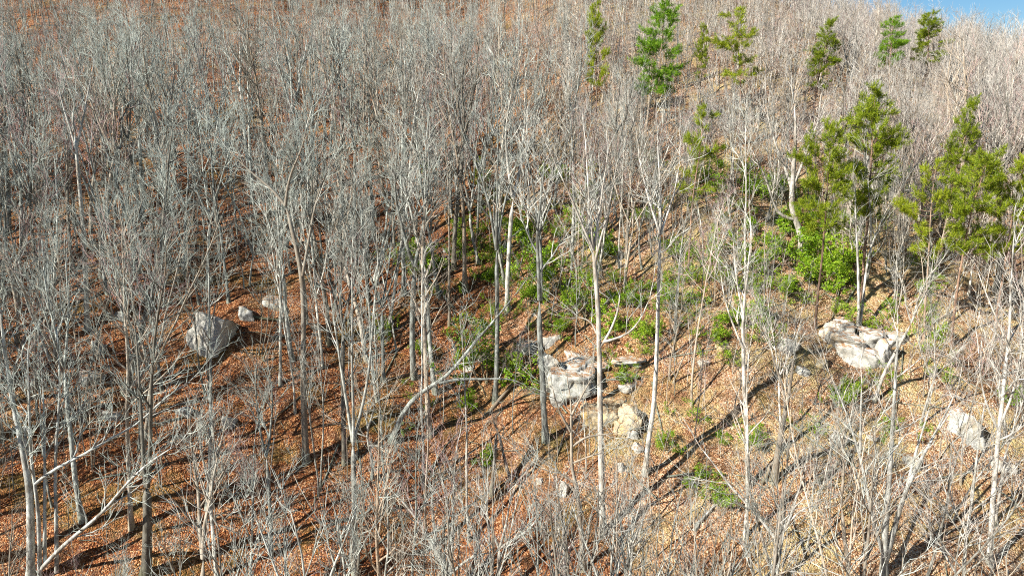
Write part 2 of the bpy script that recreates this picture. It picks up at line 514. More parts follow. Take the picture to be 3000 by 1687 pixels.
def grow(seed, H, form):
    rng = random.Random(seed)
    L = {k: [] for k in range(5)}
    r = H * 0.0078 * rng.uniform(0.8, 1.3)
    lean = (rng.gauss(0, 0.05), rng.gauss(0, 0.05), 1)
    if form in ('straight', 'slim'):
        if form == 'slim': r *= 0.62
        s = walk((0, 0, 0), nrm(lean), H * 0.93, 13, r, 0.03, rng, 0.06, 0.035)
        flare(s); L[0].append(s)
        if form == 'slim':
            limbs_on(L, s, rng, 10, 0.55, H, (25, 50), 0.17, 0.12, 0.95); stubs(L, s, rng, 5, 0.2, 0.55)
        else:
            limbs_on(L, s, rng, 15, 0.42, H, (30, 52), 0.25, 0.10, 0.85); stubs(L, s, rng, 6, 0.18, 0.42)
    elif form in ('fork', 'vase'):
        fk = rng.uniform(0.38, 0.52) if form == 'fork' else rng.uniform(0.24, 0.36)
        s = walk((0, 0, 0), nrm(lean), H * fk, 7, r, r * 0.8, rng, 0.05, 0.045)
        flare(s); L[0].append(s)
        n = rng.choice((2, 2, 3)) if form == 'fork' else rng.choice((3, 4))
        a0 = rng.uniform(0, 6.28)
        for k in range(n):
            az = a0 + k * 6.283 / n + rng.uniform(-0.3, 0.3)
            tilt = math.radians(rng.uniform(9, 20) if form == 'fork' else rng.uniform(15, 30))
            d = (math.sin(tilt) * math.cos(az), math.sin(tilt) * math.sin(az), math.cos(tilt))
            ll = H * (0.96 - fk) * rng.uniform(0.8, 1.05)
            st = walk(s[0][-1], d, ll, 9, r * (0.68 if n == 2 else 0.56), 0.025, rng, 0.05, 0.055)
            L[0].append(st)
            limbs_on(L, st, rng, 8 if n == 2 else 6, 0.18, H, (24, 48), 0.20, 0.12, 0.85 if n < 4 else 0.75)
        stubs(L, s, rng, 4, 0.4, 1.0)
    elif form == 'multi':
        n = rng.choice((2, 3, 3))
        a0 = rng.uniform(0, 6.28)
        for k in range(n):
            az = a0 + k * 6.283 / n + rng.uniform(-0.4, 0.4)
            tilt = math.radians(rng.uniform(5, 14))
            d = (math.sin(tilt) * math.cos(az), math.sin(tilt) * math.sin(az), math.cos(tilt))
            st = walk((0.25 * math.cos(az), 0.25 * math.sin(az), 0), d, H * rng.uniform(0.75, 0.95), 12, r * 0.7, 0.025, rng, 0.03, 0.05)
            flare(st); L[0].append(st)
            limbs_on(L, st, rng, 8, 0.42, H, (25, 48), 0.19, 0.11, 0.8)
    elif form == 'brush':
        for k in range(rng.choice((3, 4, 5))):
            az = rng.uniform(0, 6.28); tilt = math.radians(rng.uniform(3, 15))
            d = (math.sin(tilt) * math.cos(az), math.sin(tilt) * math.sin(az), math.cos(tilt))
            st = walk((0.3 * math.cos(az), 0.3 * math.sin(az), 0), d, H * rng.uniform(0.6, 0.95), 10, r * 0.55, 0.018, rng, 0.03, 0.05)
            flare(st); L[0].append(st)
            limbs_on(L, st, rng, 7, 0.25, H, (20, 42), 0.22, 0.12, 0.8)
    elif form == 'crooked':
        s = walk((0, 0, 0), nrm((rng.gauss(0, 0.22), rng.gauss(0, 0.12), 1)), H * 0.8, 12, r, 0.03, rng, 0.07, 0.16)
        flare(s); L[0].append(s)
        limbs_on(L, s, rng, 13, 0.30, H, (35, 65), 0.26, 0.07, 0.9, 0.16)
    return L

def tree_meshes(name, L, bark, twig, split_limbs=False):
    """trunk / limb / crown meshes of a grown tree."""
    out = {}
    out['trunk'] = tube_mesh(name + '_trunk', [(L[0], 8, True)], bark)
    out['limb'] = [tube_mesh(name + '_limb', [([b], 5, True)], bark) for b in L[1]] if split_limbs else []
    if not split_limbs:
        out['whole'] = tube_mesh(name + '_trunk', [(L[0], 8, True)] + ([(L[1], 5, True)] if L[1] else []), bark)
    out['crown'] = tube_mesh(name + '_crown', [g for g in ((L[2], 4, True), (L[3], 3, True), (L[4], 3, True)) if g[0]], twig, False)
    if not split_limbs:      # the same tree seen from far: its twigs gathered into fewer, longer lines
        fat = lambda lst, f: [(p, [q * f for q in r]) for p, r in lst]
        out['far'] = tube_mesh(name + '_far_crown', [(fat(L[2], 1.35), 3, True), (fat(L[3][::2], 1.9), 3, True)], twig, False)
    return out

FORMS = ['straight', 'fork', 'vase', 'slim', 'straight', 'multi', 'fork', 'slim', 'crooked', 'vase', 'straight', 'fork', 'slim', 'multi', 'brush', 'brush', 'brush']
FORM_WORDS = {'straight': 'straight', 'fork': 'forked', 'vase': 'vase-shaped', 'slim': 'pole-thin', 'multi': 'clump-stemmed', 'crooked': 'crooked', 'brush': 'low brushy'}
PROTO = []
for i, f in enumerate(FORMS):
    H = {'straight': 25, 'fork': 24, 'vase': 22, 'slim': 19, 'multi': 21, 'crooked': 16, 'brush': 14}[f]
    L = grow(100 + i, H, f)
    twig = 'twig_red' if i in (7, 9, 15) else ('twig_brown' if i in (4, 8) else 'twig')
    bark = 'bark_dark' if i in (6, 10) else 'bark'
    PROTO.append(dict(form=f, H=H, **tree_meshes('bare_tree', L, bark, twig)))

# ------------------------------------------------------------------ evergreen builders
def tuft_tris(rng, centers, dirs, n, length, width, spread):
    """Fans of needle triangles."""
    c = np.repeat(np.asarray(centers), n, axis=0); d = np.repeat(np.asarray(dirs), n, axis=0)
    g = np.random.RandomState(rng.randint(0, 10**6))
    v = d + g.normal(0, spread, d.shape); v /= np.linalg.norm(v, axis=1, keepdims=True)
    s = np.cross(v, g.normal(0, 1, v.shape)); s /= np.linalg.norm(s, axis=1, keepdims=True)
    l = (length * g.uniform(0.6, 1.25, (len(c), 1)))
    b = c + g.normal(0, length * 0.16, c.shape)
    A = b - s * width * 0.35; B = b + s * width * 0.35; C = b + v * l * 0.55 + s * width; D = b + v * l
    V = np.stack((A, B, C, D), axis=1).reshape(-1, 3)
    k = np.arange(len(c)) * 4
    F = [np.stack((k, k + 1, k + 2, k + 3), axis=-1)]
    return V, F

def pine(seed, H, crown_lo, width, sparse=1.0, lopside=0.0, bark='bark_pine', mat='pine_needles', lean=0.0):
    """Irregular, round-topped pine: uneven boughs carrying flat sprays of needles, dead snags below."""
    rng = random.Random(seed)
    s = walk((0, 0, 0), nrm((lean, rng.gauss(0, 0.03), 1)), H, 14, H * 0.0095, 0.03, rng, 0.04, 0.035)
    flare(s)
    br, C, D = [], [], []
    n = int((1 - crown_lo) * H / 0.42)
    gaps = [rng.random() for _ in range(n)]
    for i in range(n):
        t = crown_lo + (0.985 - crown_lo) * (i + 0.5) / n
        u = (t - crown_lo) / (1 - crown_lo)
        env = width * (0.45 + 0.55 * min(1, u * 3.5)) * max(0.12, math.sqrt(max(0, 1 - u ** 1.7)))
        a0 = rng.uniform(0, 6.28)
        for k in range(rng.choice((2, 3, 3, 4))):
            if rng.random() > sparse * (0.65 + 0.5 * gaps[i]): continue
            az = a0 + k * 1.8 + rng.uniform(-0.7, 0.7)
            ll = max(0.3, env * rng.uniform(0.35, 1.2) * (1 + lopside * math.cos(az)))
            p, T, r = point_on(*s, t)
            el = math.radians(rng.uniform(-8, 22) + 35 * u * u)
            d = (math.cos(az) * math.cos(el), math.sin(az) * math.cos(el), math.sin(el))
            b = walk(p, d, ll, 5, min(r * 0.5, 0.02 + ll * 0.012), 0.012, rng, 0.06, 0.14)
            br.append(b)
            m = max(3, int(ll * 4.2))
            for q in range(m):
                tt = 0.35 + 0.65 * (q + rng.random()) / m
                pp, TT, rr = point_on(*b, min(tt, 0.999))
                side = perp(TT, rng)
                dd = nrm((TT[0] * 0.8 + side[0], TT[1] * 0.8 + side[1], TT[2] * 0.4 + side[2] * 0.45 + 0.15))
                b2 = walk(pp, dd, rng.uniform(0.3, 0.95) * min(1, ll), 2, 0.013, 0.005, rng, 0.12, 0.15)
                br.append(b2)
                for w in (0.35, 0.7, 1.0):
                    c, e, _ = point_on(*b2, w * 0.999)
                    C.append(c); D.append((e[0], e[1], e[2] + 0.35))
    for k in range(9):
        p, T, r = point_on(*s, rng.uniform(crown_lo * 0.45, crown_lo + 0.03)); q = perp(T, rng)
        br.append(walk(p, nrm((q[0], q[1], rng.uniform(-0.1, 0.3))), rng.uniform(0.6, 1.8), 5, 0.022, 0.005, rng, 0.0, 0.15))
    C.append(s[0][-1]); D.append((0, 0, 1))
    V, F = tuft_tris(rng, C, D, 15, 0.40, 0.030, 0.7)
    tr = tube_mesh('pine_trunk', [([s], 8, True)], bark)
    by = {}
    bm = tube_mesh('pine_branches', [(br, 3, True)], bark, False)
    return dict(trunk=tr, branches=bm, crown=mesh_from('pine_crown', V, F, mat), H=H)

def leaf_quads(g, pos, d, length, width):
    """Diamond leaves folded along the rib: 2 quads' worth of triangles each."""
    v = d / (np.linalg.norm(d, axis=1, keepdims=True) + 1e-9)
    s = np.cross(v, g.normal(0, 1, v.shape)); s /= np.linalg.norm(s, axis=1, keepdims=True) + 1e-9
    up = np.cross(s, v)
    l = length * g.uniform(0.65, 1.3, (len(pos), 1)); w = width * g.uniform(0.7, 1.2, (len(pos), 1))
    A = pos; B = pos + v * l * 0.5 + s * w + up * w * 0.35; C = pos + v * l; E = pos + v * l * 0.5 - s * w + up * w * 0.35
    V = np.stack((A, B, C, E), axis=1).reshape(-1, 3)
    k = np.arange(len(pos)) * 4
    return V, [np.stack((k, k + 1, k + 2), axis=-1), np.stack((k, k + 2, k + 3), axis=-1)]

def laurel(seed, h, spread, nst=9, leaves=11):
    """Loose evergreen shrub: leaning stems, side shoots and whorls of leaves at their ends."""
    rng = random.Random(seed); g = np.random.RandomState(seed)
    st, P, D = [], [], []
    def whorl(p, T):
        for k in range(leaves):
            P.append(np.array(p) + g.normal(0, 0.05, 3)); D.append(np.array(T) * 0.5 + g.normal(0, 0.6, 3) + np.array((0, 0, 0.1)))
    for k in range(nst):
        az = rng.uniform(0, 6.28); sp = rng.uniform(0.1, spread)
        b = walk((rng.gauss(0, 0.35), rng.gauss(0, 0.35), -0.4), nrm((math.cos(az) * sp, math.sin(az) * sp, 0.75)), h * rng.uniform(0.7, 1.25), 5, 0.04, 0.012, rng, 0.02, 0.16)
        st.append(b)
        for i in range(6):
            p, T, r = point_on(*b, rng.uniform(0.35, 0.99)); q = perp(T, rng)
            c = walk(p, nrm((T[0] * 0.6 + q[0], T[1] * 0.6 + q[1], T[2] * 0.6 + q[2] * 0.5 + 0.1)), h * rng.uniform(0.18, 0.42), 3, 0.016, 0.006, rng, 0.06, 0.18)
            st.append(c)
            for w in (0.45, 0.75, 1.0):
                p3, T3, _ = point_on(*c, w * 0.999)
                whorl(p3, T3)
                if rng.random() < 0.6:
                    q = perp(T3, rng)
                    whorl(tuple(p3[j] + q[j] * 0.22 for j in range(3)), q)
    P = np.array(P); P[:, 2] = np.maximum(P[:, 2], 0.08)
    V, F = leaf_quads(g, P, np.array(D), 0.15, 0.036)
    return dict(stems=tube_mesh('laurel_stems', [(st, 4, True)], 'bark_dark', False), foliage=mesh_from('laurel_foliage', V, F, 'laurel_leaves'),
                width=float(np.percentile(P[:, 0], 96) - np.percentile(P[:, 0], 4)))

# ------------------------------------------------------------------ rocks
def rock_mesh(name, seed, size, mat, cuts=7, rough=0.10, sub=4):
    """A blocky, bedded rock: joint planes cut a rounded block, beds stand proud or recede."""
    import bmesh
    rng = random.Random(seed)
    bm = bmesh.new()
    bmesh.ops.create_icosphere(bm, subdivisions=sub, radius=1.0)
    V = np.array([v.co[:] for v in bm.verts]); F = np.array([[v.index for v in f.verts] for f in bm.faces])
    bm.free()
    V = np.sign(V) * np.abs(V) ** 0.6
    for c in range(cuts):
        n = np.array([rng.gauss(0, 1), rng.gauss(0, 1), rng.gauss(0, 0.45)]); n /= np.linalg.norm(n)
        k = V @ n - rng.uniform(0.5, 0.9)
        V = V - np.maximum(k, 0)[:, None] * n * 0.98
    for c in range(2):        # sloping top
        n = np.array([rng.gauss(0, 0.3), rng.gauss(0, 0.3), 1]); n /= np.linalg.norm(n)
        k = V @ n - rng.uniform(0.55, 0.8)
        V = V - np.maximum(k, 0)[:, None] * n * 0.98
    off = Vector((seed * 3.7 % 50, seed * 1.3 % 50, 0))
    S = np.array(size); W = V * S; m = min(size)
    warp = np.array([mnoise.noise(Vector(w) * (0.7 / m) + off) for w in W])
    bed = np.floor((V[:, 2] + warp * 0.25) * 3.2 + rng.random()).astype(int)
    hb = np.array([random.Random(seed * 31 + int(b)).uniform(0.84, 1.06) for b in range(-12, 13)])
    W[:, :2] *= hb[np.clip(bed + 12, 0, 24)][:, None]
    disp = np.array([mnoise.fractal(Vector(w) * (1.1 / m) + off, 0.8, 2.2, 5) for w in W])
    vj = np.array([abs(mnoise.noise(Vector((w[0] * 1.1 / m, w[1] * 1.1 / m, w[2] * 0.25 / m)) + off * 2)) for w in W])
    N = V / np.linalg.norm(V, axis=1, keepdims=True)
    W = W + N * (disp * rough * 2.0 - np.maximum(0.07 - vj, 0) * 2.2)[:, None] * m
    return mesh_from(name, W, [F], mat, False)

WINDOWS = [     # parts of the hillside that no crown hides in the photograph: x0, y0, x1, y1, in front of, share of crowns kept
    (480, 860, 720, 1060, 60, 0.0), (1570, 1020, 1900, 1290, 60, 0.05), (2270, 930, 2670, 1095, 66, 0.1), (1470, 590, 1640, 860, 75, 0.1),
    (2230, 690, 2490, 890, 72, 0.1), (2190, 380, 2440, 790, 72, 0.04), (0, 1300, 720, 1687, 46, 0.15), (1130, 1200, 1560, 1687, 43, 0.2), (560, 1050, 1000, 1500, 60, 0.2), (950, 1050, 1400, 1450, 60, 0.15), (2800, 1180, 2910, 1330, 50, 0.2),
    (1180, 730, 1300, 850, 70, 0.3), (1680, 850, 1960, 1000, 60, 0.15), (1380, 930, 1600, 1120, 60, 0.3), (2040, 910, 2200, 1010, 60, 0.3),
    (200, 1000, 420, 1260, 52, 0.4), (400, 220, 760, 720, 110, 0.45), (60, 480, 460, 800, 90, 0.5), (2050, 1380, 2180, 1500, 48, 0.3), (1250, 380, 1480, 640, 95, 0.4)]
LAND = []      # landmarks used to tell trees apart: (phrase, px, py)
KEEP = []      # (x, y, radius) kept free of other trunks

def boulder(px, py, wpx, hpx, mat, label, seed, name='boulder', depth=1.0, phrase=None, tilt=0.0, cuts=6):
    """A rock whose foot is seen at (px, py), wpx wide and hpx tall in the photograph."""
    x, y, z = hit(px, py)
    D = proj(x, y, z)[2]; m = D / FPX
    w, h = wpx * m / 2, hpx * m / 2
    me = rock_mesh(name, seed, (w * 1.08, w * depth, h * 1.4), mat, cuts, sub=5 if wpx > 90 else 4)
    o = add(name, me, None, (x, y + w * depth * 0.75, z + h * 0.50), (0, tilt, random.Random(seed).uniform(-0.4, 0.4)))
    tag(o, label, 'rock', 'rocks on the hillside')
    KEEP.append((x, y + w * 0.4, w + 0.5))
    if phrase: LAND.append((phrase, px, py))
    return o

boulder(604, 1048, 195, 165, 'rock_pale', 'largest pale boulder among the rust leaves, sunlit face, standing alone', 11, depth=0.7, phrase='the largest pale boulder', tilt=0.15)
boulder(715, 948, 60, 50, 'rock_grey', 'mossy grey rock just behind the largest pale boulder', 12)
boulder(790, 915, 90, 40, 'rock_grey', 'low mossy rock slab uphill of the largest pale boulder', 13)
boulder(285, 1040, 40, 46, 'rock_grey', 'upright squarish grey rock with pale corner, left of the largest pale boulder', 14, phrase='the upright squarish grey rock')
boulder(355, 945, 46, 40, 'rock_grey', 'weathered grey rock half hidden behind twigs, uphill of upright squarish rock', 15)
boulder(250, 1135, 92, 50, 'rock_grey', 'wide flat-topped lichen rock below the upright squarish rock', 16, phrase='the wide flat-topped lichen rock')
boulder(87, 1143, 34, 40, 'rock_pale', 'small pale stone near the picture edge beside flat-topped lichen rock', 17)
boulder(322, 1236, 46, 38, 'rock_pale', 'small pointed pale rock below the flat-topped lichen rock', 18)
boulder(536, 1228, 56, 36, 'rock_grey', 'low lichen-spotted rock downhill of the largest pale boulder', 19)
boulder(670, 1262, 48, 50, 'rock_grey', 'dark-sided grey rock with lit top, in the open leaf slope', 20, phrase='the dark-sided grey rock')
boulder(1540, 1050, 78, 52, 'rock_grey', 'blocky grey boulder left of the central rock outcrop', 21, phrase='the blocky grey boulder')
boulder(1420, 1056, 44, 26, 'rock_grey', 'small rounded rock beside the blocky grey boulder', 22)
boulder(1397, 962, 52, 26, 'rock_tan', 'flat tan rock uphill of the small rounded rock', 23)
boulder(1373, 1090, 34, 24, 'rock_grey', 'little grey stone at the edge of a laurel patch', 24)
boulder(1615, 1020, 62, 40, 'rock_pale', 'pale angular rock on top of the central outcrop', 25)
boulder(1490, 735, 46, 30, 'rock_grey', 'grey rock poking out above the bright laurel', 26)
boulder(1820, 1392, 20, 42, 'rock_pale', 'narrow upright pale stone below the tan ledge', 27)
boulder(1655, 1455, 30, 56, 'rock_pale', 'tall thin pale rock at the foot of the slope below the outcrop', 28)
boulder(1582, 1420, 24, 20, 'rock_pale', 'tiny pale stone left of the tall thin rock', 29)
boulder(1870, 1330, 44, 26, 'rock_pale', 'small pale rock in leaves below the tan ledge', 30)
boulder(2318, 1040, 66, 56, 'rock_pale', 'rounded pale boulder left of the white ledged outcrop', 31, phrase='the rounded pale boulder')
boulder(2412, 1078, 46, 36, 'rock_tan', 'tan stone between rounded boulder and white ledged outcrop', 32)
boulder(2356, 1110, 36, 30, 'rock_grey', 'lichen-covered stone below the rounded pale boulder', 33)
boulder(2620, 1020, 84, 56, 'rock_grey', 'lichen-mottled grey rock beside the white ledged outcrop', 34)
boulder(2462, 1318, 60, 66, 'rock_grey', 'bluish leaning rock with dark hollow under it', 35, phrase='the bluish leaning rock', tilt=0.5)
boulder(2556, 1300, 40, 24, 'rock_pale', 'small white stone right of the bluish leaning rock', 36)
boulder(2682, 1385, 54, 54, 'rock_grey', 'mossy upright rock behind the big Y-forked tree', 37)
boulder(2850, 1318, 100, 125, 'rock_grey', 'large bluish-grey rock face near the photo\'s right edge', 38, phrase='the large bluish-grey rock face')
boulder(2962, 1400, 90, 50, 'rock_pale', 'pale rock slab at the right edge under thin trees', 39, phrase='the pale slab at the right edge')
boulder(2130, 1035, 60, 30, 'rock_tan', 'low tan rock on the leaf slope below green laurel', 40)
boulder(2065, 1080, 46, 26, 'rock_pale', 'small pale rock left of the low tan rock', 41)
boulder(1310, 745, 40, 22, 'rock_grey', 'half-buried grey rock by the dark laurel', 42)
boulder(1455, 400, 36, 20, 'rock_pale', 'far small pale rock in the wooded draw', 43)

def outcrop(name, label, phrase, ledges, seed, mat):
    """Several rock ledges stepping up the slope: one thing, each ledge a part."""
    root = None
    for i, (px, py, w, h, dp, mt) in enumerate(ledges):
        x, y, z = hit(px, py)
        D = proj(x, y, z)[2]; m = D / FPX
        if root is None:
            root = bpy.data.objects.new(name, None); COL.objects.link(root); root.location = (x, y, z)
            o0 = (x, y, z)
        hw, hh = w * m / 2, h * m / 2
        me = rock_mesh('ledge', seed + i, (hw, hw * dp * 1.5, hh * 1.3), mt or mat, 5, 0.11, 5 if w > 60 else 4)
        add('ledge', me, root, (x - o0[0], y - o0[1] + hw * dp * 1.1, z - o0[2] + hh * 0.6), (0, random.Random(seed + i).uniform(-0.15, 0.15), random.Random(seed * 7 + i).uniform(-0.3, 0.3)))
        KEEP.append((x, y + hw * 0.3, hw * 0.8 + 0.4))
    tag(root, label, 'outcrop', 'rock outcrops'); LAND.append((phrase, ledges[0][0], ledges[0][1]))
outcrop('rock_outcrop', 'broad grey-white central rock outcrop with leaf-filled hollow and steep left face', 'the central rock outcrop',
        [(1680, 1178, 165, 130, 0.7, None), (1612, 1165, 64, 150, 0.8, 'rock_pale'), (1720, 1100, 130, 60, 0.8, 'rock_pale'), (1848, 1082, 100, 36, 0.7, None)], 200, 'rock_grey')
outcrop('rock_outcrop', 'yellow-tan stepped rock ledge below the central outcrop', 'the yellow-tan ledge',
        [(1760, 1268, 125, 80, 0.6, None), (1846, 1276, 100, 90, 0.6, None), (1800, 1215, 150, 46, 0.7, None), (1838, 1160, 52, 34, 0.7, 'rock_pale'), (1858, 1292, 40, 34, 0.8, 'rock_pale')], 220, 'rock_tan')
outcrop('rock_outcrop', 'bright white ledged rock outcrop below twin pale trunks', 'the white ledged outcrop',
        [(2535, 1085, 150, 80, 0.6, None), (2490, 1045, 120, 80, 0.6, None), (2570, 1030, 130, 74, 0.6, None), (2485, 990, 100, 60, 0.7, None), (2600, 1070, 60, 90, 0.8, None)], 240, 'rock_pale')

# ------------------------------------------------------------------ landmark trees whose stems can be followed in the photograph
CROPS = {1: (0, 0), 2: (1000, 0), 3: (2000, 0), 4: (0, 843), 5: (1000, 843), 6: (2000, 843)}
def cs(n, pts):
    ox, oy = CROPS[n]
    return [(ox + a / 1.717, oy + b / 1.717) for a, b in pts]
def traced_tree(name, label, phrase, base, stems, seed, bark='bark', twig='twig', dens=0.8, limb_len=3.2, nl=1.0, cat='tree', depth=0.10, group='bare trees standing singly'):
    """stems: (points in photo pixels, radius px at start, radius px at end, first t that carries limbs). The tree stands where base meets the hill;
    its stems keep their real distance and wander in depth."""
    rng = random.Random(seed)
    x0, y0, z0 = hit(*base)
    D = proj(x0, y0, z0)[2]; m = D / FPX
    L = {k: [] for k in range(5)}
    done = []
    for si, (pts, ra, rb, t0) in enumerate(stems):
        P3 = []
        dy = 0.0
        slope = rng.uniform(-1, 1) * depth * (2.2 if si else 0.6)
        if si:     # start where the nearest earlier stem is
            best = min((math.hypot(pts[0][0] - q[0], pts[0][1] - q[1]), q[2]) for q in done)
            dy = best[1]
        prev = None
        for q in pts:
            if prev is not None:
                st = math.hypot(q[0] - prev[0], q[1] - prev[1]) * m
                dy += st * (slope + rng.gauss(0, 0.06))
            p = at_y(q[0], q[1], y0 + dy)
            P3.append((p[0] - x0, p[1] - y0, p[2] - z0)); done.append((q[0], q[1], dy)); prev = q
        # resample so the tube bends smoothly
        n = max(9, len(P3) * 2)
        A = np.array(P3); seg = np.concatenate(([0], np.cumsum(np.linalg.norm(np.diff(A, axis=0), axis=1))))
        s = np.linspace(0, seg[-1], n)
        Q = np.stack([np.interp(s, seg, A[:, j]) for j in range(3)], axis=1)
        for _ in range(2):
            Q[1:-1] = (Q[:-2] + 2 * Q[1:-1] + Q[2:]) / 4
        R = (ra + (rb - ra) * np.linspace(0, 1, n)) * m
        stem = ([tuple(v) for v in Q], list(R))
        ln = seg[-1]
        if si == 0:
            flare(stem)
        L[0].append(stem)
        if t0 < 1:
            nb = max(2, int(ln * (1 - t0) * 0.95 * nl))
            for i in range(nb):
                t = t0 + (0.99 - t0) * (i + rng.random()) / nb
                p, T, r = point_on(*stem, t)
                a = math.radians(rng.uniform(28, 58)); q = perp(T, rng)
                d = tuple(T[j] * math.cos(a) + q[j] * math.sin(a) for j in range(3))
                l1 = limb_len * rng.uniform(0.6, 1.2) * (1.15 - 0.5 * (t - t0) / (1 - t0))
                b = walk(p, d, l1, 5, min(r * 0.6, 0.02 + l1 * 0.012), 0.012, rng, 0.11, 0.11)
                L[1].append(b); fine(L, b, rng, dens)
        if rb * m > 0.015 and t0 < 1:   # leader going on past the traced end
            a, b_ = stem[0][-2], stem[0][-1]
            ext = walk(stem[0][-1], nrm((b_[0] - a[0], b_[1] - a[1], b_[2] - a[2] + 0.1)), limb_len, 5, stem[1][-1], 0.01, rng, 0.06, 0.08)
            L[1].append(ext); fine(L, ext, rng, dens)
    ms = tree_meshes(name, L, bark, twig, True)
    root = bpy.data.objects.new(name, None); COL.objects.link(root); root.location = (x0, y0, z0)
    add('trunk', ms['trunk'], root)
    for lm in ms['limb']:
        add('limb', lm, root)
    add('crown', ms['crown'], root)
    tag(root, label, cat, group)
    KEEP.append((x0, y0, 1.6))
    if phrase: LAND.append((phrase, *base))
    return root

def S(crop, pts, ra, rb, t0):
    return (cs(crop, pts), ra, rb, t0)

traced_tree('crooked_tree', 'crooked white tree with kinked trunk and one low elbowed limb above bright laurel', 'the crooked white tree', cs(3, [(600, 1275)])[0], [
    S(3, [(600, 1275), (602, 1180), (568, 1105), (540, 1045), (552, 945), (560, 800), (572, 650), (560, 520)], 11, 2.2, 0.5),
    S(3, [(560, 1103), (520, 1098), (478, 1080), (442, 985), (425, 910), (395, 850), (350, 760)], 5.5, 1.5, 0.45),
    S(3, [(550, 945), (580, 880), (612, 800), (650, 690), (690, 590)], 5, 1.5, 0.3),
    S(3, [(550, 955), (522, 860), (480, 760), (440, 650), (420, 540)], 5, 1.5, 0.3)], 301, 'bark_white', limb_len=2.6)
traced_tree('leaning_tree', 'dead tree leaning far over uphill, lying low across the rust leaf slope', 'the low leaning dead tree', cs(5, [(250, 775)])[0], [
    S(5, [(250, 775), (300, 640), (380, 530), (490, 478), (560, 420), (640, 310), (720, 220), (790, 140), (870, 40)], 8.5, 2, 0.55),
    S(5, [(490, 478), (600, 455), (700, 462), (790, 455), (880, 460), (950, 505)], 5.5, 1.2, 0.5)], 302, 'bark', 'twig_brown', 0.6, 2.0)
traced_tree('tall_tree', 'tall straight pale tree rising in front of tan ledge, crown opening like a vase', 'the tall pale tree by the tan ledge', cs(5, [(1315, 1245)])[0], [
    S(5, [(1315, 1245), (1312, 1050), (1306, 850), (1303, 650), (1300, 450), (1296, 250), (1290, 60), (1280, -60), (1265, -200)], 10, 5.5, 0.92),
    S(5, [(1268, -190), (1200, -345), (1140, -495), (1085, -600)], 4, 1.5, 0.15),
    S(5, [(1267, -195), (1250, -365), (1240, -545), (1232, -670)], 4, 1.5, 0.15),
    S(5, [(1268, -190), (1300, -365), (1312, -495), (1335, -630)], 4, 1.5, 0.15),
    S(5, [(1275, -130), (1345, -395), (1372, -545)], 3.5, 1.5, 0.15),
    S(5, [(1300, 300), (1345, 240), (1400, 100), (1402, -20)], 4, 1.3, 0.3),
    S(5, [(1320, 272), (1440, 240), (1500, 175), (1552, 50)], 4, 1.2, 0.3),
    S(5, [(1297, 260), (1255, 165), (1190, 145)], 3, 1, 0.3)], 303, 'bark_white', dens=0.75, limb_len=2.8)
traced_tree('twisted_tree', 'twisted grey tree with broken dark limb stub before the central outcrop', 'the twisted grey tree', cs(5, [(1218, 1420)])[0], [
    S(5, [(1218, 1420), (1210, 1250), (1195, 1110), (1190, 1040), (1180, 980), (1150, 870), (1166, 800), (1150, 720), (1160, 640), (1150, 540)], 9, 2.2, 0.75),
    S(5, [(1166, 795), (1230, 745), (1300, 740), (1385, 728)], 4, 1.2, 0.35),
    S(5, [(1165, 880), (1260, 842), (1325, 828)], 3.2, 1.2, 0.4),
    S(5, [(1180, 985), (1100, 930), (1020, 880), (940, 838)], 4, 1.1, 0.35),
    S(5, [(1152, 720), (1085, 600), (1060, 490)], 4, 1.3, 0.3),
    S(5, [(1158, 640), (1222, 520), (1262, 450)], 3.6, 1.2, 0.3),
    S(5, [(1192, 1045), (1165, 1010), (1142, 985)], 5, 3, 1.0)], 304, 'bark', dens=0.95, limb_len=1.9, nl=1.4)
traced_tree('tall_tree', 'tall slightly bowed tree casting a long shadow right of tan ledge', 'the tall bowed tree', cs(5, [(1528, 930)])[0], [
    S(5, [(1528, 930), (1545, 750), (1575, 600), (1581, 450), (1590, 250), (1593, 100), (1597, -60), (1605, -270)], 8, 4, 0.9),
    S(5, [(1605, -270), (1560, -395), (1520, -545), (1498, -660)], 3.5, 1.3, 0.15),
    S(5, [(1605, -270), (1650, -395), (1682, -500), (1700, -620)], 3.5, 1.3, 0.15),
    S(5, [(1605, -270), (1608, -420), (1600, -580), (1590, -740)], 3.8, 1.3, 0.15)], 305, 'bark_white', limb_len=2.7)
traced_tree('tall_tree', 'tall tree on a dark laurel patch whose trunk splits high into three fans', 'the high-splitting tall tree', cs(5, [(774, 575)])[0], [
    S(5, [(774, 575), (783, 400), (785, 200), (783, 0), (780, -190)], 7.5, 5, 1.0),
    S(5, [(780, -190), (740, -450), (700, -570), (620, -750), (580, -860)], 4.2, 1.3, 0.25),
    S(5, [(780, -190), (783, -450), (786, -600), (790, -800), (780, -950)], 4.2, 1.3, 0.25),
    S(5, [(780, -190), (812, -400), (850, -530), (900, -670), (930, -780)], 4.2, 1.3, 0.25)], 306, 'bark', limb_len=2.8)
traced_tree('slender_tree', 'slender white-barked tree with a bent foot in the rust leaves', 'the slender white tree', cs(5, [(412, 1010)])[0], [
    S(5, [(412, 1010), (414, 850), (412, 700), (395, 620), (405, 500), (408, 350), (405, 200), (403, 60), (410, -100)], 4.2, 1.3, 0.6)], 307, 'bark_white', limb_len=1.8)
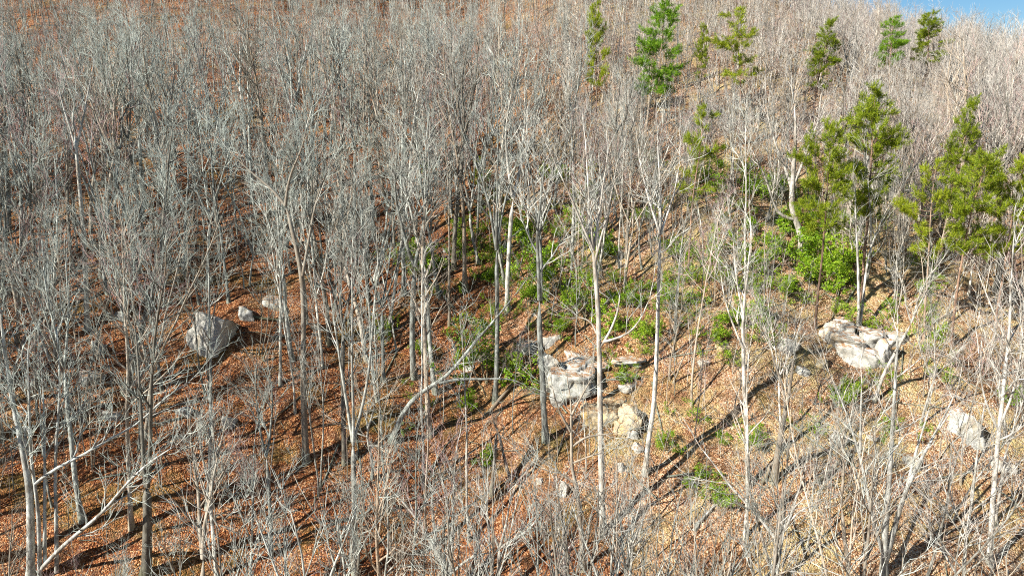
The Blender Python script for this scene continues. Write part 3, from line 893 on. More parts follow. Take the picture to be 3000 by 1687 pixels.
traced_tree('forked_tree', 'stout tree at the bottom edge splitting at mid height into two upright stems', 'the stout two-stemmed tree', cs(5, [(66, 1445)])[0], [
    S(5, [(66, 1445), (68, 1200), (63, 1000), (60, 830), (58, 770)], 8.5, 6.5, 1.0),
    S(5, [(58, 780), (32, 600), (10, 480), (-28, 220), (-60, 0)], 5, 1.5, 0.35),
    S(5, [(60, 780), (100, 620), (130, 500), (150, 300), (165, 80), (180, -60)], 5, 1.5, 0.35),
    S(5, [(60, 790), (62, 560), (48, 350), (60, 100), (50, -120)], 4.5, 1.5, 0.35)], 308, 'bark', limb_len=3.0)
traced_tree('twin_tree', 'dark twin-trunked tree with flared foot standing in open leaves at lower left', 'the dark twin-trunked tree', cs(4, [(735, 1445)])[0], [
    S(4, [(735, 1445), (742, 1250), (741, 1050), (736, 990)], 15, 11.5, 1.0),
    S(4, [(733, 1000), (720, 850), (712, 650), (700, 450), (690, 280), (670, 120)], 6.5, 2, 0.4),
    S(4, [(743, 1000), (755, 850), (758, 650), (762, 450), (776, 250), (802, 90), (830, -60)], 6.5, 2, 0.4)], 309, 'bark_dark', 'twig', limb_len=3.4)
traced_tree('tall_tree', 'tall grey tree right of the largest pale boulder, forking like a wide V', 'the tall V-forked grey tree', cs(4, [(1540, 885)])[0], [
    S(4, [(1540, 885), (1528, 600), (1525, 300), (1530, 0), (1502, -168), (1462, -328), (1436, -412)], 10, 5.5, 1.0),
    S(4, [(1436, -412), (1380, -488), (1300, -550), (1240, -600), (1150, -690)], 4.5, 1.5, 0.25),
    S(4, [(1436, -412), (1442, -490), (1470, -600), (1520, -690), (1540, -800)], 4.2, 1.5, 0.25),
    S(4, [(1522, -60), (1570, -340), (1602, -500), (1680, -650)], 4.5, 1.4, 0.35)], 310, 'bark', limb_len=3.0)
traced_tree('slender_tree', 'slender pale straight tree passing in front of the largest pale boulder', 'the slender tree before the pale boulder', cs(4, [(1042, 1115)])[0], [
    S(4, [(1042, 1115), (1055, 900), (1060, 700), (1062, 500), (1060, 300), (1050, 100), (1052, -80), (1045, -260)], 6, 1.8, 0.6)], 311, 'bark', limb_len=2.3)
traced_tree('clump_tree', 'big many-stemmed pale tree in the lower left corner with long limbs sweeping right', 'the big corner clump', (100, 1700), [
    S(4, [(155, 1480), (155, 1200), (150, 1000), (112, 800), (90, 700), (60, 550), (38, 430), (18, 250), (0, 120)], 13, 3.2, 0.5),
    S(4, [(200, 1449), (195, 1100), (175, 980), (148, 850), (150, 600), (140, 380)], 7, 2, 0.5),
    S(4, [(195, 1425), (300, 1310), (420, 1210), (520, 1130), (620, 1000), (720, 900), (800, 840), (890, 790)], 7, 1.7, 0.25),
    S(4, [(177, 985), (280, 900), (430, 840), (560, 750), (700, 690), (800, 570), (960, 465)], 5.2, 1.4, 0.2),
    S(4, [(285, 1430), (285, 1200), (276, 1000), (280, 800), (302, 550), (300, 350), (282, 180)], 6.5, 2, 0.5),
    S(4, [(225, 1400), (226, 980), (225, 700), (214, 480)], 6, 2, 0.55)], 312, 'bark_white', dens=0.85, limb_len=2.8, nl=1.4)
traced_tree('spreading_tree', 'low white spreading tree at bottom centre, branches fanning from below the frame', 'the white spreading tree', (1320, 1760), [
    S(5, [(548, 1580), (545, 1480), (540, 1420)], 10.8, 8.8, 1.0),
    S(5, [(540, 1450), (480, 1330), (400, 1190), (320, 1080), (240, 1005)], 6.5, 1.9, 0.3),
    S(5, [(540, 1440), (465, 1240), (455, 1080), (462, 950)], 6.2, 1.9, 0.35),
    S(5, [(545, 1420), (545, 1200), (530, 1050), (498, 925)], 6.2, 1.9, 0.35),
    S(5, [(550, 1420), (562, 1250), (562, 1080), (570, 900), (578, 830)], 5.7, 1.8, 0.4),
    S(5, [(556, 1430), (640, 1360), (700, 1335), (760, 1330)], 5.4, 1.6, 0.3)], 313, 'bark_white', 'twig_red', 0.85, 2.4, 1.2)
traced_tree('spreading_tree', 'smaller white forked tree beside the spreading tree at bottom centre', 'the smaller white forked tree', (1462, 1745), [
    S(5, [(792, 1560), (793, 1420), (795, 1310)], 7.4, 6.1, 1.0),
    S(5, [(795, 1310), (760, 1230), (725, 1150), (690, 1120)], 4.6, 1.6, 0.3),
    S(5, [(795, 1310), (850, 1270), (940, 1228), (1000, 1140), (1030, 1090)], 4.9, 1.6, 0.3),
    S(5, [(796, 1310), (832, 1180), (852, 1040)], 4.6, 1.6, 0.3)], 314, 'bark_white', 'twig_red', 0.85, 2.1, 1.2)
traced_tree('forked_tree', 'white tree at the bottom with one long limb reaching up to the left', 'the long-limbed white tree', (2274, 1740), [
    S(6, [(468, 1560), (472, 1400), (480, 1275)], 8, 6, 1.0),
    S(6, [(480, 1280), (400, 1170), (310, 1070), (230, 990), (150, 870), (95, 810)], 5, 1.4, 0.3),
    S(6, [(480, 1280), (540, 1170), (562, 1080), (610, 950), (625, 880)], 4.6, 1.4, 0.3),
    S(6, [(540, 1170), (600, 1110), (700, 1088)], 3, 1.1, 0.35),
    S(6, [(400, 1170), (360, 1090), (320, 1000)], 2.6, 1, 0.3)], 315, 'bark_white', dens=0.8, limb_len=2.3)
traced_tree('forked_tree', 'biggest Y-forked pale tree right of centre bottom, thick right limb leaning out', 'the big Y-forked tree', cs(6, [(1010, 1440)])[0], [
    S(6, [(1010, 1440), (1015, 1300), (1022, 1180), (1036, 1000), (1050, 800), (1062, 600), (1075, 400), (1082, 180)], 10, 2.2, 0.5),
    S(6, [(1016, 1390), (1080, 1150), (1130, 990), (1190, 880), (1260, 750), (1340, 600), (1372, 530)], 9, 1.6, 0.45),
    S(6, [(1132, 990), (1170, 830), (1220, 680), (1244, 590)], 5, 1.4, 0.35),
    S(6, [(1012, 1350), (950, 1150), (920, 980), (890, 830), (840, 680), (800, 560), (735, 420)], 6, 1.4, 0.5),
    S(6, [(892, 830), (896, 650), (900, 480)], 4, 1.3, 0.4),
    S(6, [(1130, 990), (1210, 965), (1310, 970), (1390, 950)], 3, 1, 0.35)], 316, 'bark_white', dens=0.75, limb_len=2.5)
traced_tree('tall_tree', 'tall white straight tree near the right edge beside the bluish-grey rock face', 'the tall white tree at the right', cs(6, [(1542, 1400)])[0], [
    S(6, [(1542, 1400), (1555, 1150), (1570, 950), (1590, 720), (1610, 550), (1630, 350), (1650, 200), (1645, 30), (1660, -150)], 8.5, 2.2, 0.45),
    S(6, [(1590, 720), (1530, 600), (1500, 480), (1490, 330)], 3.4, 1.3, 0.3),
    S(6, [(1598, 690), (1660, 540), (1700, 380), (1712, 200)], 3.6, 1.3, 0.3)], 317, 'bark_white', limb_len=2.7)
traced_tree('tall_tree', 'tall pale tree with a knotted bole left of the rounded pale boulder', 'the knotted pale tree', cs(6, [(332, 1010)])[0], [
    S(6, [(332, 1010), (325, 800), (315, 600), (305, 400), (300, 200), (310, 50), (332, -110), (345, -250)], 7.5, 2.4, 0.62),
    S(6, [(303, 300), (250, 180), (210, 60), (190, -80)], 3.2, 1.2, 0.3),
    S(6, [(305, 130), (280, 20), (262, -120), (255, -240)], 3.4, 1.3, 0.25)], 318, 'bark', limb_len=2.6)
traced_tree('twin_tree', 'pinkish-white twin-trunked tree rooted on top of the white ledged outcrop', 'the pinkish twin trunks', cs(6, [(884, 205)])[0], [
    S(6, [(884, 205), (886, 80), (882, -150), (872, -320), (865, -480)], 5, 1.6, 0.5),
    S(6, [(890, 200), (906, 90), (918, -60), (945, -220), (1000, -330), (1060, -430)], 4.5, 1.5, 0.5),
    S(6, [(945, -215), (950, -330), (935, -480), (930, -600)], 3, 1.2, 0.3)], 319, 'bark_white', 'twig', limb_len=2.4)
traced_tree('stout_tree', 'thick short brown trunk leaning right above the long-limbed white tree', 'the thick leaning trunk', cs(6, [(458, 975)])[0], [
    S(6, [(458, 975), (480, 820), (500, 700), (522, 600), (545, 470), (560, 330)], 11, 3, 0.5),
    S(6, [(522, 600), (500, 480), (460, 380), (440, 300)], 4, 1.5, 0.3)], 320, 'bark', dens=0.85, limb_len=2.4)
traced_tree('forked_tree', 'pale tree with S-bent trunk at the left, rooted above squarish rock', 'the S-bent pale tree', (258, 968), [
    S(1, [(440, 1660), (432, 1449), (425, 1250), (412, 1040), (392, 880), (388, 760), (372, 650)], 8, 4, 0.85),
    S(1, [(390, 780), (352, 640), (310, 520), (290, 400)], 3.5, 1.3, 0.25),
    S(1, [(385, 740), (420, 600), (440, 480), (470, 330)], 3.5, 1.3, 0.25)], 321, 'bark_white', limb_len=2.8)
traced_tree('broken_snag', 'snapped dead trunk with splintered top behind the spreading white trees', 'the snapped dead trunk', cs(5, [(755, 1040)])[0], [
    S(5, [(755, 1040), (765, 930), (775, 830), (780, 720)], 6, 4.5, 1.0),
    S(5, [(850, 965), (820, 860), (795, 740), (785, 715)], 5, 4, 0.95)], 322, 'bark_dark', 'twig_brown', 0.5, 0.8)

# ------------------------------------------------------------------ pines
PINES = [pine(1, 18, 0.45, 3.4), pine(2, 16, 0.50, 3.9, 0.85, 0.3), pine(3, 17, 0.42, 2.8, 0.6), pine(4, 15, 0.48, 3.2, 0.5, 0.4, lean=0.08)]
PINES_B = [pine(5, 16, 0.45, 3.4, mat='pine_needles_bright'), pine(6, 15, 0.45, 2.6, 0.95, mat='pine_needles_bright')]
def place_pine(p, topx, topy, Y, hgt, wid, rot, label, phrase=None, name='pine_tree'):
    """Crown top at a pixel at distance Y; the trunk runs down to the hillside there."""
    t = at_y(topx, topy, Y)
    z = gz(t[0], Y)
    H = t[2] - z
    root = bpy.data.objects.new(name, None); COL.objects.link(root)
    root.location = (t[0], Y, z); root.rotation_euler = (0, 0, rot)
    s = max(0.5, H / p['H'])
    root.scale = (wid * s, wid * s, s)
    add('trunk', p['trunk'], root); add('crown', p['crown'], root)
    add('branches', p['branches'], root)['kind'] = 'stuff'
    tag(root, label, 'pine', 'green pines among the bare trees')
    KEEP.append((t[0], Y, 1.5))
    c0 = proj(t[0], Y, z + H * 0.45); c1 = proj(t[0], Y, z + H)
    WINDOWS.append((c1[0] - 3.0 * FPX / c1[2], c1[1] - 10, c1[0] + 3.0 * FPX / c1[2], c0[1], Y + 1, 0.05))
    if phrase:
        q = proj(t[0], Y, z + H * 0.7); LAND.append((phrase, q[0], q[1]))
    return H
hs = []
hs.append(place_pine(PINES[0], 2585, 262, 62, 20, 0.85, 0.3, 'tallest full-crowned green pine with pointed top in the stand at right', 'the tallest full pine'))
hs.append(place_pine(PINES[1], 2440, 368, 59, 16, 0.72, 2.6, 'shorter broad green pine leaning against the tallest full pine, thin reddish trunk', 'the shorter broad pine'))
hs.append(place_pine(PINES[2], 2812, 285, 66, 20, 0.72, 1.0, 'narrow open-branched dark pine right of the tallest full pine', 'the narrow open pine'))
hs.append(place_pine(PINES[1], 2860, 450, 57, 15, 0.82, 0.4, 'wide yellow-green pine with layered boughs below the narrow open pine', 'the wide layered pine'))
hs.append(place_pine(PINES[3], 2770, 470, 57.5, 14, 0.7, 3.0, 'small-crowned pine at the left flank of the wide layered pine'))
hs.append(place_pine(PINES[1], 2985, 470, 58, 14, 0.75, 1.9, 'pine cut by the right edge of the photo'))
hs.append(place_pine(PINES[3], 2040, 312, 66, 18, 0.7, 1.2, 'thin sparse yellow-green pine among pale bare crowns', 'the thin sparse pine'))
hs.append(place_pine(PINES_B[0], 1928, 12, 84, 20, 0.95, 0.5, 'bright green full pine standing alone near the top centre-right', 'the bright lone pine'))
hs.append(place_pine(PINES[0], 1756, 12, 88, 18, 0.55, 2.0, 'small dark pine tip left of the bright lone pine', 'the small dark pine tip'))
hs.append(place_pine(PINES[3], 2190, 25, 84, 20, 1.0, 4.1, 'ragged one-sided pine with foliage falling to the left', 'the ragged one-sided pine'))
hs.append(place_pine(PINES[2], 2402, 58, 88, 18, 1.1, 0.9, 'sparse dull pine between ragged pine and the top pair'))
hs.append(place_pine(PINES_B[1], 2622, 52, 98, 17, 1.15, 0.4, 'bright green narrow pine, left one of the top right pair', 'the bright narrow pine'))
hs.append(place_pine(PINES[0], 2735, 40, 101, 18, 1.25, 2.2, 'dark dense pine, right one of the top right pair', 'the dark dense pine'))
hs.append(place_pine(PINES[2], 2065, 66, 90, 14, 0.6, 3.3, 'dim green pine tip lost among bare crowns near the ragged pine'))
print('pine heights', [round(h, 1) for h in hs])

# ------------------------------------------------------------------ laurels
LAUREL = [laurel(31 + i, h, sp) for i, (h, sp) in enumerate(((2.2, 0.8), (1.9, 1.2), (2.4, 0.6), (1.8, 1.5), (2.1, 1.0), (2.6, 1.1)))]
LAUREL_LOOSE = [laurel(51 + i, 1.9, 1.1, 4, 6) for i in range(3)]
def place_laurel(px, py, wpx, k, label, phrase=None, tall=1.0):
    x, y, z = hit(px, py)
    D = proj(x, y, z)[2]
    w = wpx * D / FPX
    q = LAUREL[k % 6]
    s = 1.08 * w / q['width']
    root = bpy.data.objects.new('laurel_shrub', None); COL.objects.link(root)
    root.location = (x, y, z); root.scale = (s, s, s * tall); root.rotation_euler = (0, 0, (px * 7.3) % 6.28)
    add('stems', q['stems'], root); add('foliage', q['foliage'], root)
    tag(root, label, 'shrub', 'evergreen laurel shrubs')
    KEEP.append((x, y, 0.8))
    if phrase: LAND.append((phrase, px, py))
LA = [
    (1512, 690, 100, 'dense laurel patch uphill of the brightest big laurel, by pale trunks', 'the dense upper laurel'),
    (1548, 716, 56, 'small bright laurel wedged between upper laurel and big laurel', None),
    (1566, 842, 140, 'brightest big rounded laurel right of the high-splitting tall tree', 'the brightest big laurel'),
    (1425, 815, 60, 'shadowy laurel left of the brightest big laurel', None),
    (1228, 818, 100, 'dark laurel on the rust slope left of the draw', 'the dark left laurel'),
    (1345, 720, 60, 'thin dark laurel between dark left laurel and upper laurel', None),
    (1640, 700, 60, 'low laurel at the foot of leaning pale trunks', None),
    (1668, 655, 50, 'small laurel uphill of the tall pale tree crown', None),
    (1620, 535, 56, 'dim laurel high in the draw behind vase crowns', None),
    (1892, 845, 70, 'laurel in shade left of the tall bowed tree crown', None),
    (1978, 757, 70, 'ragged laurel behind thin pale trunks', None),
    (1725, 932, 90, 'bright yellow-green laurel above the central outcrop', 'the yellow-green laurel'),
    (1646, 972, 64, 'dark laurel left of the yellow-green laurel', None),
    (1830, 985, 70, 'dark green laurel right of the yellow-green laurel', None),
    (1900, 998, 64, 'laurel beside the tall bowed trunk', None),
    (1790, 880, 70, 'laurel just uphill of the yellow-green laurel', None),
    (1850, 900, 60, 'loose laurel behind the tall pale tree', None),
    (1436, 1108, 116, 'dark laurel patch around the foot of high-splitting tall tree', 'the dark laurel patch'),
    (1365, 1206, 70, 'low laurel downhill of the leaning dead tree', None),
    (1422, 1355, 50, 'lone small laurel above the snapped dead trunk', None),
    (1834, 1124, 60, 'bright small laurel perched above the tan ledge', None),
    (1230, 1035, 74, 'dark laurel behind the slender white tree', None),
    (1553, 880, 66, 'laurel just below the brightest big laurel', None),
    (1965, 1310, 46, 'small laurel in shade right of tall bowed tree', None),
    (2285, 585, 90, 'bright laurel immediately left of the crooked white tree crown', None),
    (2330, 690, 90, 'laurel behind the kinked trunk of the crooked white tree', None),
    (2300, 775, 110, 'laurel at the left foot of the crooked white tree', None),
    (2362, 800, 130, 'brilliant green laurel at the foot of the crooked white tree', 'the brilliant green laurel'),
    (2440, 790, 90, 'laurel right of the brilliant green laurel', None),
    (2455, 868, 80, 'lower laurel at the right end of the green bank', None),
    (2310, 872, 90, 'rounded light laurel at the bottom of the green bank', None),
    (2390, 850, 80, 'laurel in the middle of the green bank, between the two lower ones', None),
    (2420, 690, 80, 'dark laurel under the shorter broad pine', None),
    (2500, 640, 80, 'dim laurel under the tallest full pine', None),
    (2205, 575, 66, 'feathery green shrub left of the crooked white tree', None),
    (2100, 560, 70, 'yellowish shrub beneath the thin sparse pine', None),
    (2190, 680, 70, 'dull laurel among thin trunks left of the crooked white tree', None),
    (2120, 760, 80, 'dull laurel downhill of the yellowish shrub', None),
    (2210, 800, 80, 'mid-green laurel left of the green bank', None),
    (2090, 985, 90, 'green laurel above the low tan rock', 'the laurel above the low tan rock'),
    (2160, 960, 70, 'laurel right of the one above the low tan rock', None),
    (2215, 950, 50, 'small yellow shrub left of the rounded pale boulder', None),
    (2120, 1490, 90, 'laurel in the lower right behind the long pale limb', 'the lower right laurel'),
    (2070, 1420, 60, 'laurel just uphill of the lower right laurel', None),
    (2200, 1320, 70, 'dim laurel beside the knotted pale tree foot', None),
    (2110, 1290, 60, 'dark laurel in shade left of the knotted pale tree', None),
    (2475, 1180, 70, 'dark laurel above the bluish leaning rock', None),
    (2730, 640, 70, 'low evergreen shrub at the foot of the small-crowned pine', None),
    (2880, 720, 80, 'dim evergreen shrub below the wide layered pine', None),
    (2960, 1180, 60, 'small laurel by the right edge above the rock face', None),
    (2720, 860, 60, 'thin yellowish shrub uphill of the lichen-mottled rock', None),
    (1880, 640, 70, 'sparse laurel among pale crowns uphill', None),
    (1770, 760, 70, 'ragged laurel behind the tall pale tree crown', None),
    (1960, 900, 70, 'ragged laurel right of the tall bowed trunk', None),
]
for i, (px, py, w, lab, ph) in enumerate(LA):
    place_laurel(px, py, w, i, lab, ph, 0.8 + 0.4 * ((i * 37) % 10) / 10)

# ------------------------------------------------------------------ fallen logs
def log(p0, p1, rpx, label, seed, mat='bark_dark'):
    rng = random.Random(seed)
    a = np.array(hit(*p0)); b = np.array(hit(*p1))
    D = proj(*a)[2]; r = rpx * D / FPX
    n = 9
    pts, rad = [], []
    for i in range(n):
        t = i / (n - 1)
        q = a + (b - a) * t
        z = max(gz(q[0], q[1]) + r * 0.6, q[2] + r * 0.6)
        pts.append((q[0] - a[0] + rng.gauss(0, 0.04), q[1] - a[1] + rng.gauss(0, 0.04), z - a[2])); rad.append(r * (1 - 0.45 * t))
    root = bpy.data.objects.new('fallen_log', None); COL.objects.link(root); root.location = tuple(a)
    add('trunk', tube_mesh('log_trunk', [([(pts, rad)], 9, False)], mat), root)
    br = []
    for k in range(5):
        p, T, rr = point_on(pts, rad, rng.uniform(0.35, 0.95)); q = perp(T, rng)
        add('branch_stub', tube_mesh('log_branch', [([walk(p, nrm((q[0], q[1], abs(q[2]) + 0.3)), rng.uniform(0.5, 1.6), 4, rr * 0.35, 0.01, rng, 0.03, 0.12)], 4, True)], mat), root)
    tag(root, label, 'log', 'fallen logs')
log((1420, 1225), (1600, 1010), 6, 'long fallen log lying uphill past the blocky grey boulder', 401)
log((2390, 1420), (2520, 1300), 7, 'broken dark log below the bluish leaning rock', 402)
log((2230, 1420), (2300, 1290), 6, 'fallen log in shade beside the thick leaning trunk', 403)
log((700, 930), (860, 945), 5, 'fallen log lying level behind the largest pale boulder', 404)
log((1240, 815), (1330, 905), 6, 'fallen trunk slanting down beside the dark left laurel', 405, 'bark')
log((2690, 960), (2850, 905), 5, 'slim fallen log right of the white ledged outcrop', 406, 'bark')
log((2030, 1560), (2110, 1460), 5, 'pale fallen pole near the lower right laurel', 407, 'bark_white')
log((380, 560), (470, 545), 5, 'fallen log far up the left slope among dark trunks', 408)

# ------------------------------------------------------------------ the rest of the wood
rng = random.Random(7)
cells = {}
def free(x, y, r):
    for kx, ky, kr in KEEP:
        if (x - kx) ** 2 + (y - ky) ** 2 < (kr + r * 0.5) ** 2: return False
    c = (int(x // 5), int(y // 5))
    for i in (-1, 0, 1):
        for j in (-1, 0, 1):
            for (a, b) in cells.get((c[0] + i, c[1] + j), ()):
                if (x - a) ** 2 + (y - b) ** 2 < r * r: return False
    return True
def take(x, y):
    cells.setdefault((int(x // 5), int(y // 5)), []).append((x, y))

cand = []
tries = 0
def spots():
    for _ in range(32000):
        y = math.sqrt(rng.uniform(26 ** 2, 125 ** 2))
        yield rng.uniform(-0.98, 0.92) * y + rng.choice((-14, 0, 0)), y
    yy = 125.0
    while yy < 240:
        for i in range(int(yy * 1.75 / 2.0)):
            yield -0.9 * yy + 2.0 * i + rng.uniform(-1.5, 1.5), yy + rng.uniform(-1.5, 1.5)
        yy += 2.1
for x, y in spots():
    z = gz(x, y)
    px, py, d = proj(x, y, z)
    # open leaf slope low in the middle-left and the sunny rocks of the spur carry fewer trunks
    open_ = 1.0
    if 500 < px < 1450 and 950 < py < 1720: open_ = 0.30
    elif 1450 <= px < 2050 and 850 < py < 1720: open_ = 0.30
    elif 2050 <= px < 2700 and 900 < py < 1650: open_ = 0.45
    elif py > 1720: open_ = 0.32
    elif 1100 < px < 2000 and 560 < py: open_ = 0.6
    if rng.random() > open_: continue
    if y < 135 and not free(x, y, 1.55 if px > 1650 and py < 900 else (2.4 if py < 560 else 2.5)): continue
    h = rng.uniform(0.80, 1.08) + (0.1 if y > 100 and px < 1700 else 0)
    sky = 0
    if px > 2450:      # the ridge line falls to the right
        sky = max(0, (px - 2540) * 0.18) + rng.uniform(-45, 35)
    top = proj(x, y, z + 24 * h)
    while top[1] < sky and h > 0.42:
        h -= 0.04; top = proj(x, y, z + 24 * h)
    if py > 1700:          # trees rooted below the frame reach only into its lower part
        lim = 1150 + rng.uniform(-120, 250) if 620 < px < 2350 else 900 + rng.uniform(-200, 300)
        if px < 560: lim = 1450
        while top[1] < lim and h > 0.36:
            h -= 0.04; top = proj(x, y, z + 24 * h)
        if top[1] < lim - 60: continue
    luck = rng.random()
    def hides(h):
        top, mid = proj(x, y, z + 24 * h), proj(x, y, z + 9 * h); hw = 2.6 * h * FPX / d
        cx0, cx1, cy0, cy1 = top[0] - hw, top[0] + hw, top[1], mid[1]
        worst = 0.0
        for wx0, wy0, wx1, wy1, wy, keep in WINDOWS:
            if y > wy or luck < keep: continue
            ov = max(0, min(cx1, wx1) - max(cx0, wx0)) * max(0, min(cy1, wy1) - max(cy0, wy0))
            if ov > 0.09 * (wx1 - wx0) * (wy1 - wy0) or ov > 0.35 * (cx1 - cx0) * (cy1 - cy0):
                worst = max(worst, 2 if keep >= 0.15 else 1)
        return worst
    while hides(h) == 1 and h > 0.40:
        h -= 0.08
    if hides(h): continue
    take(x, y)
    inside = -60 < px < PW + 60 and py < 2250 and d > 5
    cand.append((y, x, z, px, py, inside, h))
cand.sort()
near, rest = [], []
N_IND = 275
for c in cand:
    (near if c[5] and len(near) < N_IND else rest).append(c)
print('individual trees', len(near), 'to distance', near[-1][0], 'rest', len(rest))

ORD = ['nearest', 'second', 'third', 'fourth', 'fifth', 'sixth', 'seventh', 'eighth', 'ninth', 'tenth', 'eleventh', 'twelfth', 'thirteenth', 'fourteenth', 'fifteenth', 'sixteenth', 'seventeenth', 'eighteenth', 'nineteenth', 'twentieth']
W_FORM = [3, 3, 3, 3, 3, 2, 2, 3, 1.2, 2, 2, 3, 3, 2, 0.6, 0.6, 0.6]
W_EAST = [2, 2.5, 3, 4, 2, 3, 1, 4, 1.5, 3, 1, 3, 4, 3, 4, 4, 4]
def pick_form(px, py):
    return rng.choices(range(len(PROTO)), W_EAST if px > 1850 and py < 1500 else W_FORM)[0]
assign = {}
info = []
for (y, x, z, px, py, _, h) in near:
    k = pick_form(px, py)
    for j in sorted(range(len(LAND)), key=lambda q: math.hypot(LAND[q][1] - px, LAND[q][2] - py)):
        side = 'left' if px < LAND[j][1] else 'right'
        if len(assign.get((j, side), ())) < 14: break
    assign.setdefault((j, side), []).append((abs(px - LAND[j][1]), len(info)))
    info.append((x, y, z, k, h))
rank = {}
for key, lst in assign.items():
    for n, (_, i) in enumerate(sorted(lst)):
        rank[i] = (n, key)
for i, (x, y, z, k, h) in enumerate(info):
    p = PROTO[k]
    s = h
    root = bpy.data.objects.new('bare_tree', None); COL.objects.link(root)
    root.location = (x, y, z); tl = 0.10 if rng.random() < 0.15 else 0.03
    root.rotation_euler = (rng.gauss(0, tl), rng.gauss(0, tl), rng.uniform(0, 6.28))
    root.scale = (s * rng.uniform(0.85, 1.2), s * rng.uniform(0.85, 1.2), s * rng.uniform(0.92, 1.06))
    add('trunk', p['whole'], root); add('crown', p['crown'], root)
    n, (j, side) = rank[i]
    tone = {'twig_red': ' red-twigged', 'twig_brown': ' brown', 'twig': ''}[p['crown'].materials[0].name]
    o = ORD[n] if n < len(ORD) else 'far'
    tag(root, f"{FORM_WORDS[p['form']]}{tone} bare tree, {o} {side} of {LAND[j][0]}", 'tree', 'bare trees on the slope')

# ------------------------------------------------------------------ scattered stuff: one object each
def scatter(name, label, cat, sources, pts):
    """pts: (x, y, z, rz, scale, source index)."""
    src = bpy.data.collections.new(name + '_source')
    for i, parts in enumerate(sources):
        c = bpy.data.collections.new('%s_source_%03d' % (name, i))
        src.children.link(c)
        for q in parts:
            c.objects.link(bpy.data.objects.new('%s_piece' % name, q))
    me = bpy.data.meshes.new(name)
    A = np.array(pts, float)
    me.vertices.add(len(A)); me.vertices.foreach_set('co', A[:, :3].astype(np.float32).ravel())
    for an, colm, ty in (('rz', 3, 'FLOAT'), ('size', 4, 'FLOAT'), ('pick', 5, 'INT')):
        at = me.attributes.new(an, ty, 'POINT')
        at.data.foreach_set('value', A[:, colm].astype(np.int32 if ty == 'INT' else np.float32))
    o = add(name, me)
    ng = bpy.data.node_groups.new(name, 'GeometryNodeTree')
    ng.interface.new_socket('Geometry', in_out='INPUT', socket_type='NodeSocketGeometry')
    ng.interface.new_socket('Geometry', in_out='OUTPUT', socket_type='NodeSocketGeometry')
    gi = ng.nodes.new('NodeGroupInput'); go = ng.nodes.new('NodeGroupOutput')
    ci = ng.nodes.new('GeometryNodeCollectionInfo')
    ci.inputs['Collection'].default_value = src
    ci.inputs['Separate Children'].default_value = True
    ci.inputs['Reset Children'].default_value = True
    ip = ng.nodes.new('GeometryNodeInstanceOnPoints')
    ip.inputs['Pick Instance'].default_value = True
    def attr(nm, ty):
        a = ng.nodes.new('GeometryNodeInputNamedAttribute'); a.data_type = ty
        a.inputs['Name'].default_value = nm
        return a.outputs['Attribute']
    cx = ng.nodes.new('ShaderNodeCombineXYZ')
    ng.links.new(attr('rz', 'FLOAT'), cx.inputs[2])
    ng.links.new(gi.outputs[0], ip.inputs['Points'])
    ng.links.new(ci.outputs[0], ip.inputs['Instance'])
    ng.links.new(attr('pick', 'INT'), ip.inputs['Instance Index'])
    ng.links.new(cx.outputs[0], ip.inputs['Rotation'])
    ng.links.new(attr('size', 'FLOAT'), ip.inputs['Scale'])
    ng.links.new(ip.outputs[0], go.inputs[0])
    md = o.modifiers.new('scatter', 'NODES'); md.node_group = ng
    tag(o, label, cat, None, 'stuff')
    return o

pts = []
for (y, x, z, px, py, _, h) in rest:
    k = pick_form(px, py)
    pts.append((x, y, z, rng.uniform(0, 6.28), h, k))
scatter('distant_woodland', 'mass of grey leafless trees covering the upper hillside', 'woodland', [(p['whole'], p['far']) for p in PROTO], pts)

# thin saplings and brush between the trees
def sapling(seed, H, leafy=False):
    r = random.Random(seed)
    L = {k: [] for k in range(5)}
    s = walk((0, 0, -0.3), nrm((r.gauss(0, 0.08), r.gauss(0, 0.08), 1)), H, 8, H * 0.006 + 0.008, 0.008, r, 0.05, 0.06)
    L[0].append(s)
    n = int(H * 1.6)
    for i in range(n):
        t = 0.25 + 0.72 * (i + r.random()) / n
        p, T, rr = point_on(*s, t)
        a = math.radians(r.uniform(30, 62)); q = perp(T, r)
        d = tuple(T[j] * math.cos(a) + q[j] * math.sin(a) for j in range(3))
        l1 = H * 0.30 * r.uniform(0.5, 1.1) * (1.1 - 0.7 * t)
        b = walk(p, d, l1, 4, min(rr * 0.6, 0.018), 0.006, r, 0.10, 0.12)
        L[2].append(b)
        for k in range(max(2, int(l1 * 3.5))):
            p3, T3, r3 = point_on(*b, r.uniform(0.15, 0.98))
            a = math.radians(r.uniform(25, 55)); q = perp(T3, r)
            d3 = tuple(T3[j] * math.cos(a) + q[j] * math.sin(a) for j in range(3))
            b3 = walk(p3, d3, r.uniform(0.3, 0.9), 2, 0.008, 0.003, r, 0.1, 0.15)
            L[3].append(b3)
            for m in range(2):
                p4, T4, r4 = point_on(*b3, r.uniform(0.3, 0.95)); q = perp(T4, r)
                L[4].append(walk(p4, nrm((T4[0] + q[0] * 0.7, T4[1] + q[1] * 0.7, T4[2] + q[2] * 0.7)), r.uniform(0.2, 0.45), 1, 0.006, 0.002, r, 0.1, 0.1))
    return L
SAP = []
